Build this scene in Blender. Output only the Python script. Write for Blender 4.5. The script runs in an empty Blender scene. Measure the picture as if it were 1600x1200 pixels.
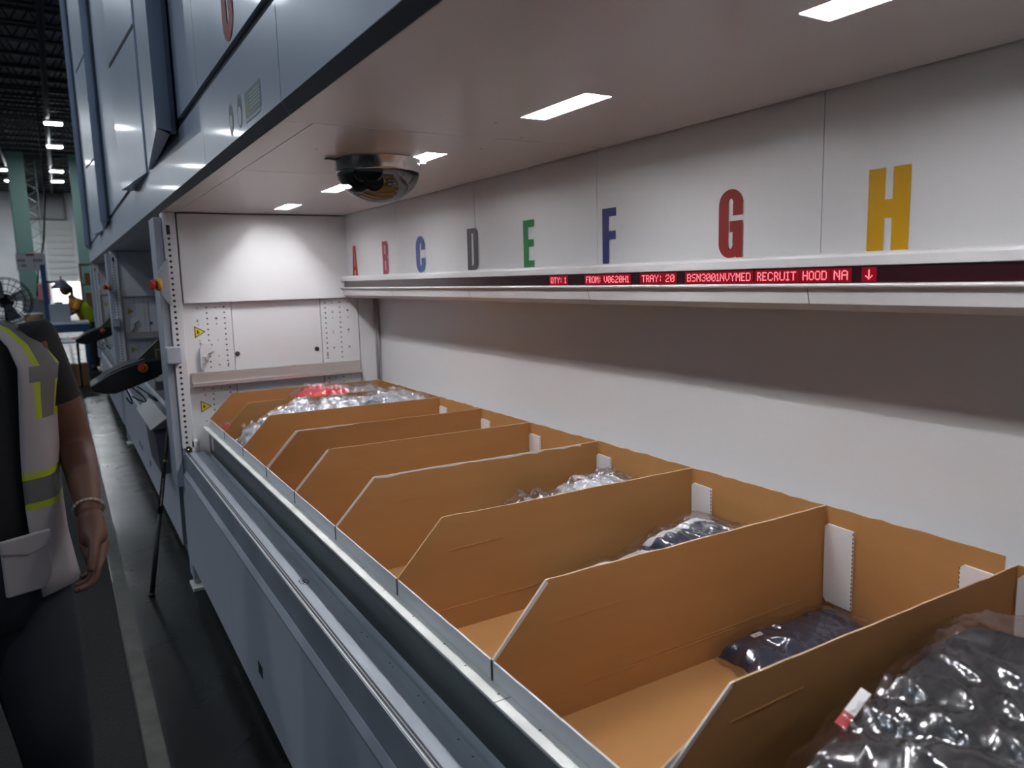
import bpy, math, random
import numpy as np
from mathutils import Vector, Matrix, noise
random.seed(4)
S = bpy.context.scene
COL = S.collection
R = math.radians

# ------------------------------------------------------------------ camera
def camera():
    y, p, r = R(30.804), R(-8.076), R(-1.525)
    f = Vector((math.sin(y)*math.cos(p), math.cos(y)*math.cos(p), math.sin(p)))
    rt = Vector((math.cos(y), -math.sin(y), 0)); up = rt.cross(f)
    rt2 = rt*math.cos(r)+up*math.sin(r); up2 = up*math.cos(r)-rt*math.sin(r)
    cd = bpy.data.cameras.new('camera'); c = bpy.data.objects.new('camera', cd); COL.objects.link(c)
    m = Matrix((rt2, up2, -f)).transposed().to_4x4(); m.translation = Vector((0, 0, 1.6))
    c.matrix_world = m
    cd.sensor_width = 36; cd.lens = 26.345; cd.clip_start = .02; cd.clip_end = 300
    cd.dof.use_dof = True; cd.dof.focus_distance = 2.1; cd.dof.aperture_fstop = 4.0
    S.camera = c
camera()

# ------------------------------------------------------------------ world, exposure
W = bpy.data.worlds.new('world'); S.world = W; W.use_nodes = True
bg = W.node_tree.nodes['Background']
bg.inputs[0].default_value = (.62, .76, 1.0, 1); bg.inputs[1].default_value = .10
S.view_settings.view_transform = 'Standard'; S.view_settings.look = 'None'
S.view_settings.exposure = 0.0; S.view_settings.gamma = 1
S.cycles.max_bounces = 8; S.cycles.transparent_max_bounces = 16
S.cycles.sample_clamp_indirect = 6; S.cycles.caustics_reflective = False; S.cycles.caustics_refractive = False
SPOT = 146.0        # strength of the recessed strip lights in the picking bay
HIGHBAY = 120.0     # strength of the hall lamps

# ------------------------------------------------------------------ helpers
def tag(o, label=None, cat=None, group=None, kind=None):
    if label: o['label'] = label
    if cat: o['category'] = cat
    if group: o['group'] = group
    if kind: o['kind'] = kind
    return o
def empty(name, loc=(0, 0, 0), rz=0):
    o = bpy.data.objects.new(name, None); COL.objects.link(o); o.location = loc; o.rotation_euler = (0, 0, rz)
    o.empty_display_size = .1
    return o
def thing(name, label, cat, loc=(0, 0, 0), rz=0, group=None, kind=None):
    return tag(empty(name, loc, rz), label, cat, group, kind)
class MB:
    def __init__(s): s.v = []; s.f = []; s.m = []; s.sm = []
    def poly(s, pts, mi=0, smooth=False):
        b = len(s.v); s.v += [tuple(p) for p in pts]; s.f.append(tuple(range(b, b+len(pts)))); s.m.append(mi); s.sm.append(smooth)
    def box(s, a, b, mi=0):
        x0, y0, z0 = a; x1, y1, z1 = b; n = len(s.v)
        s.v += [(x0,y0,z0),(x1,y0,z0),(x1,y1,z0),(x0,y1,z0),(x0,y0,z1),(x1,y0,z1),(x1,y1,z1),(x0,y1,z1)]
        for q in ((0,3,2,1),(4,5,6,7),(0,1,5,4),(1,2,6,5),(2,3,7,6),(3,0,4,7)):
            s.f.append(tuple(n+i for i in q)); s.m.append(mi); s.sm.append(False)
        return s
    def prism(s, pts, axis, a, b, mi=0, mis=None, closed=True):
        """pts 2-D outline extruded from a to b along axis ('x','y','z')"""
        def P(p, t):
            return {'x': (t, p[0], p[1]), 'y': (p[0], t, p[1]), 'z': (p[0], p[1], t)}[axis]
        n = len(s.v); k = len(pts)
        s.v += [P(p, a) for p in pts]+[P(p, b) for p in pts]
        for i in range(k if closed else k-1):
            j = (i+1) % k; s.f.append((n+i, n+j, n+k+j, n+k+i)); s.m.append(mis[2] if mis else mi); s.sm.append(False)
        if closed:
            s.f.append(tuple(n+i for i in range(k))[::-1]); s.m.append(mis[0] if mis else mi); s.sm.append(False)
            s.f.append(tuple(n+k+i for i in range(k))); s.m.append(mis[1] if mis else mi); s.sm.append(False)
        return s
    def tube(s, p0, p1, r0, r1=None, n=12, mi=0, caps=True):
        r1 = r0 if r1 is None else r1
        p0 = Vector(p0); p1 = Vector(p1); d = (p1-p0).normalized()
        a = d.orthogonal().normalized(); c = d.cross(a); b = len(s.v)
        for p, r in ((p0, r0), (p1, r1)):
            for i in range(n):
                t = 2*math.pi*i/n; s.v.append(tuple(p+(a*math.cos(t)+c*math.sin(t))*r))
        for i in range(n):
            j = (i+1) % n; s.f.append((b+i, b+j, b+n+j, b+n+i)); s.m.append(mi); s.sm.append(True)
        if caps:
            s.f.append(tuple(b+i for i in range(n))[::-1]); s.f.append(tuple(b+n+i for i in range(n))); s.m += [mi]*2; s.sm += [False]*2
        return s
    def path(s, pts, r, n=8, mi=0):
        for a, b in zip(pts, pts[1:]): s.tube(a, b, r, n=n, mi=mi)
        return s
    def disc(s, c, r, axis='y', n=12, mi=0, ry=None, sgn=1):
        c = Vector(c); ry = ry or r; pts = []
        for i in range(n):
            t = 2*math.pi*i/n*sgn; u, w = math.cos(t)*r, math.sin(t)*ry
            pts.append({'y': (c.x+u, c.y, c.z+w), 'x': (c.x, c.y+u, c.z+w), 'z': (c.x+u, c.y+w, c.z)}[axis])
        s.poly(pts, mi); return s
    def lathe(s, prof, c=(0, 0, 0), n=40, mi=0, axis='z'):
        b = len(s.v); k = len(prof)
        for i in range(n):
            t = 2*math.pi*i/n
            for r, z in prof:
                q = (math.cos(t)*r, math.sin(t)*r, z)
                if axis == 'y': q = (q[0], q[2], q[1])
                if axis == 'x': q = (q[2], q[0], q[1])
                s.v.append((c[0]+q[0], c[1]+q[1], c[2]+q[2]))
        for i in range(n):
            for j in range(k-1):
                i2 = (i+1) % n
                s.f.append((b+i*k+j, b+i2*k+j, b+i2*k+j+1, b+i*k+j+1)); s.m.append(mi); s.sm.append(True)
        return s
    def build(s, name, mats, parent=None, bevel=0, label=None, loc=None, subs=0, fix=True):
        me = bpy.data.meshes.new(name); me.from_pydata(s.v, [], s.f)
        for m in (mats if isinstance(mats, (list, tuple)) else [mats]): me.materials.append(m)
        me.polygons.foreach_set('material_index', s.m); me.polygons.foreach_set('use_smooth', s.sm); me.update()
        o = bpy.data.objects.new(name, me); COL.objects.link(o)
        if parent: o.parent = parent
        if loc: o.location = loc
        if label: o['label'] = label
        if bevel:
            b = o.modifiers.new('bevel', 'BEVEL'); b.width = bevel; b.segments = 2; b.limit_method = 'ANGLE'; b.angle_limit = R(40)
        if subs:
            b = o.modifiers.new('sub', 'SUBSURF'); b.levels = subs; b.render_levels = subs
        return o
def copy_tree(o, parent=None):
    c = o.copy(); COL.objects.link(c); c.parent = parent
    for ch in list(o.children): copy_tree(ch, c)
    return c

# ------------------------------------------------------------------ materials
def mat(name, col, rough=.5, metal=0., spec=.5, emit=None, es=0., coat=0.):
    m = bpy.data.materials.new(name); m.use_nodes = True; b = m.node_tree.nodes['Principled BSDF']
    b.inputs['Base Color'].default_value = (*col, 1); b.inputs['Roughness'].default_value = rough
    b.inputs['Metallic'].default_value = metal; b.inputs['Specular IOR Level'].default_value = spec
    if coat: b.inputs['Coat Weight'].default_value = coat; b.inputs['Coat Roughness'].default_value = .08
    if emit: b.inputs['Emission Color'].default_value = (*emit, 1); b.inputs['Emission Strength'].default_value = es
    return m
def N(m, t, **kw):
    n = m.node_tree.nodes.new(t)
    for k, v in kw.items():
        if k in n.inputs: n.inputs[k].default_value = v
        else: setattr(n, k, v)
    return n
def L(m, a, b): m.node_tree.links.new(a, b)
def bsdf(m): return m.node_tree.nodes['Principled BSDF']
def coords(m, scale=(1, 1, 1)):
    t = N(m, 'ShaderNodeTexCoord'); mp = N(m, 'ShaderNodeMapping'); mp.inputs['Scale'].default_value = scale
    L(m, t.outputs['Object'], mp.inputs['Vector']); return mp.outputs['Vector']
def noisy(m, c0, c1, scale=5, sc=(1, 1, 1), detail=4, lo=.35, hi=.65):
    v = coords(m, sc); n = N(m, 'ShaderNodeTexNoise', Scale=scale, Detail=detail); L(m, v, n.inputs['Vector'])
    r = N(m, 'ShaderNodeValToRGB'); r.color_ramp.elements[0].position = lo; r.color_ramp.elements[1].position = hi
    r.color_ramp.elements[0].color = (*c0, 1); r.color_ramp.elements[1].color = (*c1, 1)
    L(m, n.outputs['Fac'], r.inputs['Fac']); L(m, r.outputs['Color'], bsdf(m).inputs['Base Color']); return n
def bump(m, scale, strength, sc=(1, 1, 1), dist=.01, detail=2):
    v = coords(m, sc); n = N(m, 'ShaderNodeTexNoise', Scale=scale, Detail=detail); L(m, v, n.inputs['Vector'])
    b = N(m, 'ShaderNodeBump', Strength=strength, Distance=dist); L(m, n.outputs['Fac'], b.inputs['Height'])
    L(m, b.outputs['Normal'], bsdf(m).inputs['Normal']); return b

white = mat('white powder coat', (.74, .735, .745), .36); bump(white, 260, .05, dist=.001)
ceilm = mat('white ceiling panel paint', (.74, .725, .73), .22); bump(ceilm, 200, .04, dist=.001)
facade = mat('grey gloss panel paint', (.42, .47, .56), .33, coat=.1)
bump(facade, 2.2, .25, sc=(1, 1.6, .5), dist=.02)
fin = mat('blue grey panel paint', (.26, .31, .38), .35)
grey = mat('light grey enamel', (.42, .45, .51), .36); bump(grey, 3, .1, dist=.01)
dgrey = mat('dark grey enamel', (.10, .11, .13), .4)
bevelm = mat('shaded panel paint', (.055, .062, .075), .45)  # panel paint darkened for shade on the bevel underside and in the groove
seam = mat('dark seam', (.012, .012, .014), .8)
black = mat('black plastic', (.009, .009, .010), .5, spec=.3)
matblack = mat('matt black', (.010, .010, .011), .75)
rubber = mat('black rubber', (.014, .014, .015), .6)
galv = mat('galvanised steel', (.62, .64, .62), .42, metal=.15)
noisy(galv, (.60, .62, .58), (.74, .76, .71), 9, detail=6)
steel = mat('zinc plated sheet', (.30, .33, .37), .50, metal=.25)
noisy(steel, (.25, .28, .32), (.33, .365, .41), 4, sc=(6, .6, 1))
darksteel = mat('dark steel', (.16, .18, .18), .42, metal=.6)
chrome = mat('brushed nickel', (.62, .58, .55), .22, metal=1.)
alum = mat('anodised aluminium', (.66, .62, .60), .3, metal=.7)
yellow = mat('warning yellow', (.80, .62, .03), .5)
yel2 = mat('safety yellow plastic', (.62, .33, .02), .4)
redp = mat('red plastic', (.45, .02, .012), .35)
olive = mat('olive plate', (.075, .07, .045), .6)
paper = mat('white paper', (.72, .70, .69), .7)
cardw = mat('white liner board', (.74, .74, .76), .6)
cardb = mat('brown kraft board', (.40, .20, .072), .75, spec=.25)
nn = noisy(cardb, (.385, .19, .066), (.41, .206, .077), 7, sc=(.4, 1, 2), detail=4)
bump(cardb, 16, .10, sc=(.15, .15, 5), dist=.001)
carde = mat('cut board edge', (.52, .37, .23), .8)
torn = mat('torn white edge', (.70, .66, .62), .85)

LC = {'A': (.62, .055, .03), 'B': (.50, .06, .11), 'C': (.075, .13, .38), 'D': (.085, .08, .095), 'E': (.015, .22, .05),
      'F': (.03, .03, .18), 'G': (.27, .02, .015), 'H': (.74, .39, .0), 'U': (.50, .05, .05)}
LM = {k: mat('vinyl '+k, tuple(q*.62 for q in c), .5, spec=.3) for k, c in LC.items()}

led = mat('lit red diode', (.2, 0, 0), .5, emit=(1.0, .16, .2), es=4.0)
glow = mat('red text glow', (.05, 0, 0), .3, emit=(1.0, .0, .04), es=.15)  # diode light scattered in the lens, put in as a dim emission
lens = mat('smoked display lens', (.02, .004, .006), .25)
lampm = mat('lit lamp lens', (.8, .8, .8), .5, emit=(.97, .975, 1.), es=SPOT*2.25)
wellglowm = mat('glowing well wall', (.8, .8, .8), .6, emit=(.97, .975, 1.), es=SPOT*.33)  # emission added to the well walls, standing in for scattered strip light
highm = mat('lit high bay lamp', (.8, .8, .8), .5, emit=(.80, .90, 1.), es=HIGHBAY)
highf = mat('lit far high bay lamp', (.8, .8, .8), .5, emit=(.90, .95, 1.), es=HIGHBAY*2.2)

# floor: dark sealed concrete
floorm = mat('sealed dark concrete', (.06, .06, .06), .28, spec=.22)
noisy(floorm, (.012, .013, .013), (.026, .027, .027), 1.3, detail=8)
b_ = bump(floorm, 6, .08, dist=.01, detail=6)
v_ = coords(floorm); n_ = N(floorm, 'ShaderNodeTexNoise', Scale=2.5, Detail=6); L(floorm, v_, n_.inputs['Vector'])
mr = N(floorm, 'ShaderNodeMapRange'); mr.inputs['To Min'].default_value = .16; mr.inputs['To Max'].default_value = .42
L(floorm, n_.outputs['Fac'], mr.inputs['Value']); L(floorm, mr.outputs['Result'], bsdf(floorm).inputs['Roughness'])
tapem = mat('worn floor line', (.16, .15, .125), .55); noisy(tapem, (.03, .029, .024), (.06, .057, .048), 7, detail=8)
matm = mat('ribbed rubber mat', (.012, .013, .013), .75, spec=.12)
v_ = coords(matm); w_ = N(matm, 'ShaderNodeTexVoronoi', Scale=60); L(matm, v_, w_.inputs['Vector'])
bb = N(matm, 'ShaderNodeBump', Strength=.5, Distance=.003); L(matm, w_.outputs['Distance'], bb.inputs['Height']); L(matm, bb.outputs['Normal'], bsdf(matm).inputs['Normal'])
wallm = mat('white hall wall', (.72, .74, .76), .7); noisy(wallm, (.66, .68, .70), (.76, .78, .80), .6)
deckm = mat('dark roof deck', (.10, .105, .11), .7); noisy(deckm, (.22, .225, .235), (.38, .39, .40), .5, sc=(1, 4, 1))
joistm = mat('dark joist steel', (.035, .04, .045), .6)
greenm = mat('green column paint', (.10, .19, .17), .6)

def plastic(name, tint=(1, 1, 1), fac=.12, rough=.07, scale=28, strength=.8, mx=.6):
    m = bpy.data.materials.new(name); m.use_nodes = True; nt = m.node_tree; nt.nodes.clear()
    out = nt.nodes.new('ShaderNodeOutputMaterial'); mix = nt.nodes.new('ShaderNodeMixShader')
    tr = nt.nodes.new('ShaderNodeBsdfTransparent'); tr.inputs[0].default_value = (*tint, 1)
    gl = nt.nodes.new('ShaderNodeBsdfGlossy'); gl.inputs['Roughness'].default_value = rough; gl.inputs['Color'].default_value = (.95, .95, .97, 1)
    fr = nt.nodes.new('ShaderNodeLayerWeight'); fr.inputs['Blend'].default_value = .35
    mr = nt.nodes.new('ShaderNodeMapRange'); mr.inputs['To Min'].default_value = fac; mr.inputs['To Max'].default_value = mx
    t = nt.nodes.new('ShaderNodeTexCoord'); n = nt.nodes.new('ShaderNodeTexNoise'); n.inputs['Scale'].default_value = scale; n.inputs['Detail'].default_value = 3
    n.inputs['Distortion'].default_value = .7
    bp = nt.nodes.new('ShaderNodeBump'); bp.inputs['Strength'].default_value = strength; bp.inputs['Distance'].default_value = .02
    l = nt.links.new
    mp = nt.nodes.new('ShaderNodeMapping'); mp.inputs['Scale'].default_value = (.6, 3.2, 1); mp.inputs['Rotation'].default_value = (0, 0, .5)
    l(t.outputs['Object'], mp.inputs['Vector']); l(mp.outputs['Vector'], n.inputs['Vector']); l(n.outputs['Fac'], bp.inputs['Height']); l(bp.outputs['Normal'], gl.inputs['Normal']); l(bp.outputs['Normal'], fr.inputs['Normal'])
    l(fr.outputs['Facing'], mr.inputs['Value']); l(mr.outputs['Result'], mix.inputs[0]); l(tr.outputs[0], mix.inputs[1]); l(gl.outputs[0], mix.inputs[2]); l(mix.outputs[0], out.inputs[0])
    return m
film = plastic('clear film', (.96, .96, .97), fac=.06, scale=6, strength=.24, mx=.42, rough=.17)
filmw = plastic('milky film', (.90, .90, .92), fac=.16, scale=16, strength=.8, mx=.6)
def dome_mat():
    m = bpy.data.materials.new('smoked dome'); m.use_nodes = True; nt = m.node_tree; nt.nodes.clear()
    out = nt.nodes.new('ShaderNodeOutputMaterial'); mix = nt.nodes.new('ShaderNodeMixShader')
    tr = nt.nodes.new('ShaderNodeBsdfTransparent'); tr.inputs[0].default_value = (.30, .30, .30, 1)
    gl = nt.nodes.new('ShaderNodeBsdfGlossy'); gl.inputs['Roughness'].default_value = .02
    fr = nt.nodes.new('ShaderNodeLayerWeight'); fr.inputs['Blend'].default_value = .5
    pw = nt.nodes.new('ShaderNodeMath'); pw.operation = 'POWER'; pw.inputs[1].default_value = 5
    mr = nt.nodes.new('ShaderNodeMapRange'); mr.inputs['To Min'].default_value = .16; mr.inputs['To Max'].default_value = .75
    l = nt.links.new
    l(fr.outputs['Facing'], pw.inputs[0]); l(pw.outputs[0], mr.inputs['Value']); l(mr.outputs['Result'], mix.inputs[0]); l(tr.outputs[0], mix.inputs[1]); l(gl.outputs[0], mix.inputs[2]); l(mix.outputs[0], out.inputs[0])
    return m
domem = dome_mat()

# ------------------------------------------------------------------ setting
def struct(name, b, m):
    return tag(b.build(name, m), kind='structure')
struct('floor', MB().box((-14, -4, -.2), (8, 62, 0)), floorm)
struct('ceiling', MB().box((-14, 8, 9.0), (8, 62, 9.2)), deckm)
struct('wall_far', MB().box((-14, 62, 0), (8, 62.3, 9.2)), wallm)
w1 = struct('window_1', MB().box((-1.8, 61.9, 6.5), (.9, 61.99, 8.3)), mat('dusty glass', (.10, .11, .11), .3))
fr = MB()
for x in (-1.85, -.6, .85): fr.box((x, 61.8, 6.45), (x+.13, 61.98, 8.35))
fr.box((-1.85, 61.8, 6.4), (.98, 61.98, 6.5)); fr.box((-1.85, 61.8, 8.3), (.98, 61.98, 8.4))
fr.build('window_frame', mat('brown frame', (.22, .17, .11), .6), w1)
struct('door_1', MB().box((-.3, 61.85, .4), (1.6, 61.99, 2.1)), mat('daylit dock opening', (.8, .8, .8), .6, emit=(1., .99, .93), es=2.2))
db = MB()
for k in range(9): db.box((-.4, 61.9, 2.2+k*.45), (1.2, 61.98, 2.6+k*.45))
struct('door_2', db, mat('sectional door paint', (.62, .63, .62), .6))
tag(MB().box((-1.3, -2, 0), (.10, 13.8, .012)).build('floor_mat', matm, bevel=.004), 'long black ribbed rubber mat on the aisle floor under the standing person', 'floor mat')
struct('trim_1', MB().box((.108, -2, 0), (.172, 30, .0025)), tapem)

# ------------------------------------------------------------------ hall roof joists, lamps, columns
def joist_mesh():
    b = MB(); x0, x1, z0, z1 = -13, 7.5, 8.2, 8.95
    b.box((x0, -.05, z0-.05), (x1, .05, z0+.03)); b.box((x0, -.05, z1-.04), (x1, .05, z1+.04))
    x = x0; k = 0
    while x < x1-.4:
        a, c = (z0, z1) if k % 2 == 0 else (z1, z0)
        b.tube((x, 0, a), (x+.42, 0, c), .022, n=5); x += .42; k += 1
    return b
J = tag(joist_mesh().build('roof_joist', joistm, loc=(0, 20, 0)), 'dark steel lattice joist running across the hall under the roof deck', 'roof joist', 'steel roof joists of the hall')
for k in range(1, 28):
    c = J.copy(); COL.objects.link(c); c.location = (0, 20+k*1.5, 0)
def pipe(x, name, lab, r):
    tag(MB().tube((x, 10, 8.1), (x, 61.5, 8.1), r).build(name, joistm), lab, 'pipe')
pipe(.25, 'roof_pipe', 'dark pipe running along the hall just below the roof joists, right one', .09)
pipe(-1.7, 'roof_pipe', 'dark pipe running along the hall just below the roof joists, left one', .06)
def high_bay(x, y, z, lab):
    t = thing('high_bay_lamp', lab, 'ceiling lamp', (x, y, z), group='high bay lamps under the hall roof')
    MB().box((-.34, -.26, 0), (.34, .26, .12)).build('housing', alum, t, bevel=.02)
    MB().box((-.29, -.22, -.012), (.29, .22, -.002)).build('lamp_lens', highf if y > 30 else highm, t)
    for hx in (-.2, .2): MB().tube((hx, 0, .12), (hx, 0, .5), .012).build('hanger', joistm, t)
for x, y, lab in ((.45, 34.8, 'lit high bay lamp nearest under the roof, right file'), (.48, 40.3, 'lit high bay lamp second from front, right file'),
                  (-1.75, 48.8, 'lit high bay lamp above the left green column'), (.54, 48.5, 'lit high bay lamp third from front in the right file'),
                  (-1.75, 53.5, 'lit high bay lamp just below and right of the left file lamp'), (.58, 53.0, 'lit high bay lamp farthest in the right file')):
    high_bay(x, y, 7.95, lab)
for x, y in ((-6, 34), (-6, 44), (-6, 54), (-11, 40), (-11, 52), (-3.6, 6), (-6.5, 6), (-3.6, 0), (-6.5, 12), (-3.6, 18), (-3.2, 12)):  # unseen lamps added to brighten the facade and far wall
    high_bay(x, y, 7.95, 'lit high bay lamp added outside the view to light the facade and far wall')
for x, w, lab in ((-1.2, .72, 'green painted steel column at the left of the aisle end'), (1.28, .5, 'green painted steel column at the right of the aisle end')):
    t = thing('steel_column', lab, 'column', (x, 44, 0))
    MB().box((-w/2, -.1, 0), (w/2, -.07, 8.2)).box((-w/2, .07, 0), (w/2, .1, 8.2)).box((-.03, -.07, 0), (.03, .07, 8.2)).build('column_shaft', greenm, t)
    MB().box((-w/2-.1, -.25, 0), (w/2+.1, .25, .04)).build('base_plate', greenm, t)
def lattice(x, y, lab, w=.5):
    b = MB(); b.box((0, -.03, 0), (.05, .03, 8.1)); b.box((w, -.03, 0), (w+.05, .03, 8.1)); z = 0; k = 0
    while z < 7.8:
        a = (0.02, w+.02) if k % 2 == 0 else (w+.02, .02)
        b.tube((a[0], 0, z), (a[1], 0, z+.35), .02, n=5); z += .35; k += 1
    t = tag(b.build('rack_upright', mat('green rack paint', (.20, .30, .28), .5), loc=(x, y, 0)), lab, 'rack upright')
lattice(-.95, 46, 'pale green lattice rack upright beside the left column'); lattice(1.55, 43, 'pale green lattice rack upright beside the right column')
cab = MB().path([(-.03, 30.5, 8.2), (-.05, 30, 5), (-.25, 29.5, 3.2), (-.5, 29, 2.2), (-.6, 29, 1.4)], .03, n=6)
tag(cab.build('hanging_cable', joistm), 'dark cable hanging from the roof down behind the workbench', 'cable')

# ------------------------------------------------------------------ letters
def letter_polys(ch, w, h):
    """outline strokes of a condensed bold letter as a list of polygons, in u (0..w), v (0..h)"""
    t = w*.405; g = w*.36
    def rc(x0, y0, x1, y1, r=0):
        if not r: return [(x0, y0), (x1, y0), (x1, y1), (x0, y1)]
    def arc(cx, cy, rx, ry, a0, a1, n=8):
        return [(cx+rx*math.cos(a0+(a1-a0)*i/n), cy+ry*math.sin(a0+(a1-a0)*i/n)) for i in range(n+1)]
    P = []
    def ring(x0, x1, y0, y1, a0, a1, ro=None, full=True):
        """quarter/half ring as quads"""
        cx, cy = (x0+x1)/2, (y0 if a0 < math.pi*.9 and y1 > y0 else y0)
    def halfring(top):
        n = 14; cx = w/2; ry = w*.46; ri = ry-w*.30; cy = h-ry if top else ry
        s = 1 if top else -1
        o = [(cx+w/2*math.cos(math.pi*i/n), cy+s*ry*math.sin(math.pi*i/n)) for i in range(n+1)]
        q = [(cx+(w/2-t)*math.cos(math.pi*i/n), cy+s*ri*math.sin(math.pi*i/n)) for i in range(n+1)]
        for i in range(n): P.append([o[i], o[i+1], q[i+1], q[i]])
        return cy
    if ch == 'A':
        tw = w*.22
        P.append([(0, 0), (t, 0), (w*.5, h*.97), (w*.5-tw, h), ]); P.append([(w-t, 0), (w, 0), (w*.5+tw, h), (w*.5, h*.97)])
        P.append([(w*.5-tw, h), (w*.5, h*.78), (w*.5+tw, h)]); P.append(rc(w*.2, h*.18, w*.8, h*.32))
    elif ch in 'BDP':
        P.append(rc(0, 0, t, h))
        def bowl(y0, y1, n=10):
            r = w*.30; th = h*.11
            o = [(w*.45, y1)]+arc(w-r, y1-r, r, r, math.pi/2, 0)+arc(w-r, y0+r, r, r, 0, -math.pi/2)+[(w*.45, y0)]
            ri = r*.35; xi = w-t
            q = [(w*.34, y1-th)]+arc(xi-ri, y1-th-ri, ri, ri, math.pi/2, 0)+arc(xi-ri, y0+th+ri, ri, ri, 0, -math.pi/2)+[(w*.34, y0+th)]
            o[0] = (t*.9, y1); o[-1] = (t*.9, y0)
            for i in range(len(o)-1): P.append([o[i], o[i+1], q[i+1], q[i]])
        if ch == 'B': bowl(0, h*.53); bowl(h*.49, h)
        else: bowl(0, h)
    elif ch in 'CG':
        c1 = halfring(True); c0 = halfring(False); P.append(rc(0, c0, t, c1))
        P.append(rc(w-t, h*.62, w, c1))
        if ch == 'C': P.append(rc(w-t, c0, w, h*.40))
        else:
            P.append(rc(w-t, c0, w, h*.52)); P.append(rc(w*.47, h*.38, w, h*.54)); P.append(rc(w*.74, 0, w, c0))
    elif ch == 'U':
        c0 = halfring(False); P.append(rc(0, c0, t, h)); P.append(rc(w-t, c0, w, h))
    elif ch in 'EF':
        P.append(rc(0, 0, t*1.15, h)); P.append(rc(t, h*.85, w, h)); P.append(rc(t, h*.44, w*.96, h*.59))
        if ch == 'E': P.append(rc(t, 0, w, h*.15))
    elif ch == 'H':
        P.append(rc(0, 0, w*.41, h)); P.append(rc(w*.59, 0, w, h)); P.append(rc(w*.4, h*.40, w*.6, h*.62))
    return P
def letter(ch, x, yc, z0, w, h, parent, lab, d=-.0015):
    """vinyl letter on a plane of constant x, read from -x; u runs toward -y"""
    b = MB()
    for i, p in enumerate(letter_polys(ch, w, h)):
        q = [(x+d-i*4e-5, yc+w/2-u, z0+v) for u, v in p]
        b.poly(q)
    o = b.build('letter_decal', LM[ch], parent, label=lab); return o

FONT = {'Q': '01110 10001 10001 10001 10101 10010 01101', 'T': '11111 00100 00100 00100 00100 00100 00100', 'Y': '10001 10001 01010 00100 00100 00100 00100',
 ':': '000 010 010 000 010 010 000', '1': '010 110 010 010 010 010 111', ' ': '000 000 000 000 000 000 000', 'F': '1111 1000 1000 1110 1000 1000 1000',
 'R': '1110 1001 1001 1110 1010 1001 1001', 'O': '01110 10001 10001 10001 10001 10001 01110', 'M': '10001 11011 10101 10101 10001 10001 10001',
 'V': '10001 10001 10001 10001 10001 01010 00100', '0': '01110 10001 10011 10101 11001 10001 01110', '6': '01110 10000 10000 11110 10001 10001 01110',
 '2': '01110 10001 00001 00110 01000 10000 11111', 'H': '10001 10001 10001 11111 10001 10001 10001', 'A': '01110 10001 10001 11111 10001 10001 10001',
 'B': '11110 10001 10001 11110 10001 10001 11110', 'S': '01111 10000 10000 01110 00001 00001 11110', 'N': '10001 11001 10101 10101 10011 10001 10001',
 '3': '01110 10001 00001 00110 00001 10001 01110', 'E': '1111 1000 1000 1110 1000 1000 1111', 'D': '11110 10001 10001 10001 10001 10001 11110',
 'C': '01110 10001 10000 10000 10000 10001 01110', 'U': '10001 10001 10001 10001 10001 10001 01110', 'I': '111 010 010 010 010 010 111',
 'v': '00100 00100 00100 00100 10101 01110 00100'}
def led_text(b, bglow, text, y0, y1, zc, x, pad=.008, h=.0195):
    cols = []
    for ch in text:
        rows = FONT[ch].split(); n = len(rows[0])
        for c in range(n): cols.append([r[c] for r in rows])
        cols.append(['0']*7)
    cols = cols[:-1]; pw = (y0-y1)/len(cols); ph = h/7
    for i, c in enumerate(cols):
        for j, v in enumerate(c):
            if v == '1':
                yc = y0-(i+.5)*pw; z = zc+h/2-(j+.5)*ph; s = .34*pw; q = .34*ph
                b.poly([(x-.001, yc+s, z-q), (x-.001, yc-s, z-q), (x-.001, yc-s, z+q), (x-.001, yc+s, z+q)])
    bglow.poly([(x-.0004, y0+pad, zc-.0145), (x-.0004, y1-pad, zc-.0145), (x-.0004, y1-pad, zc+.0145), (x-.0004, y0+pad, zc+.0145)])

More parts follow.
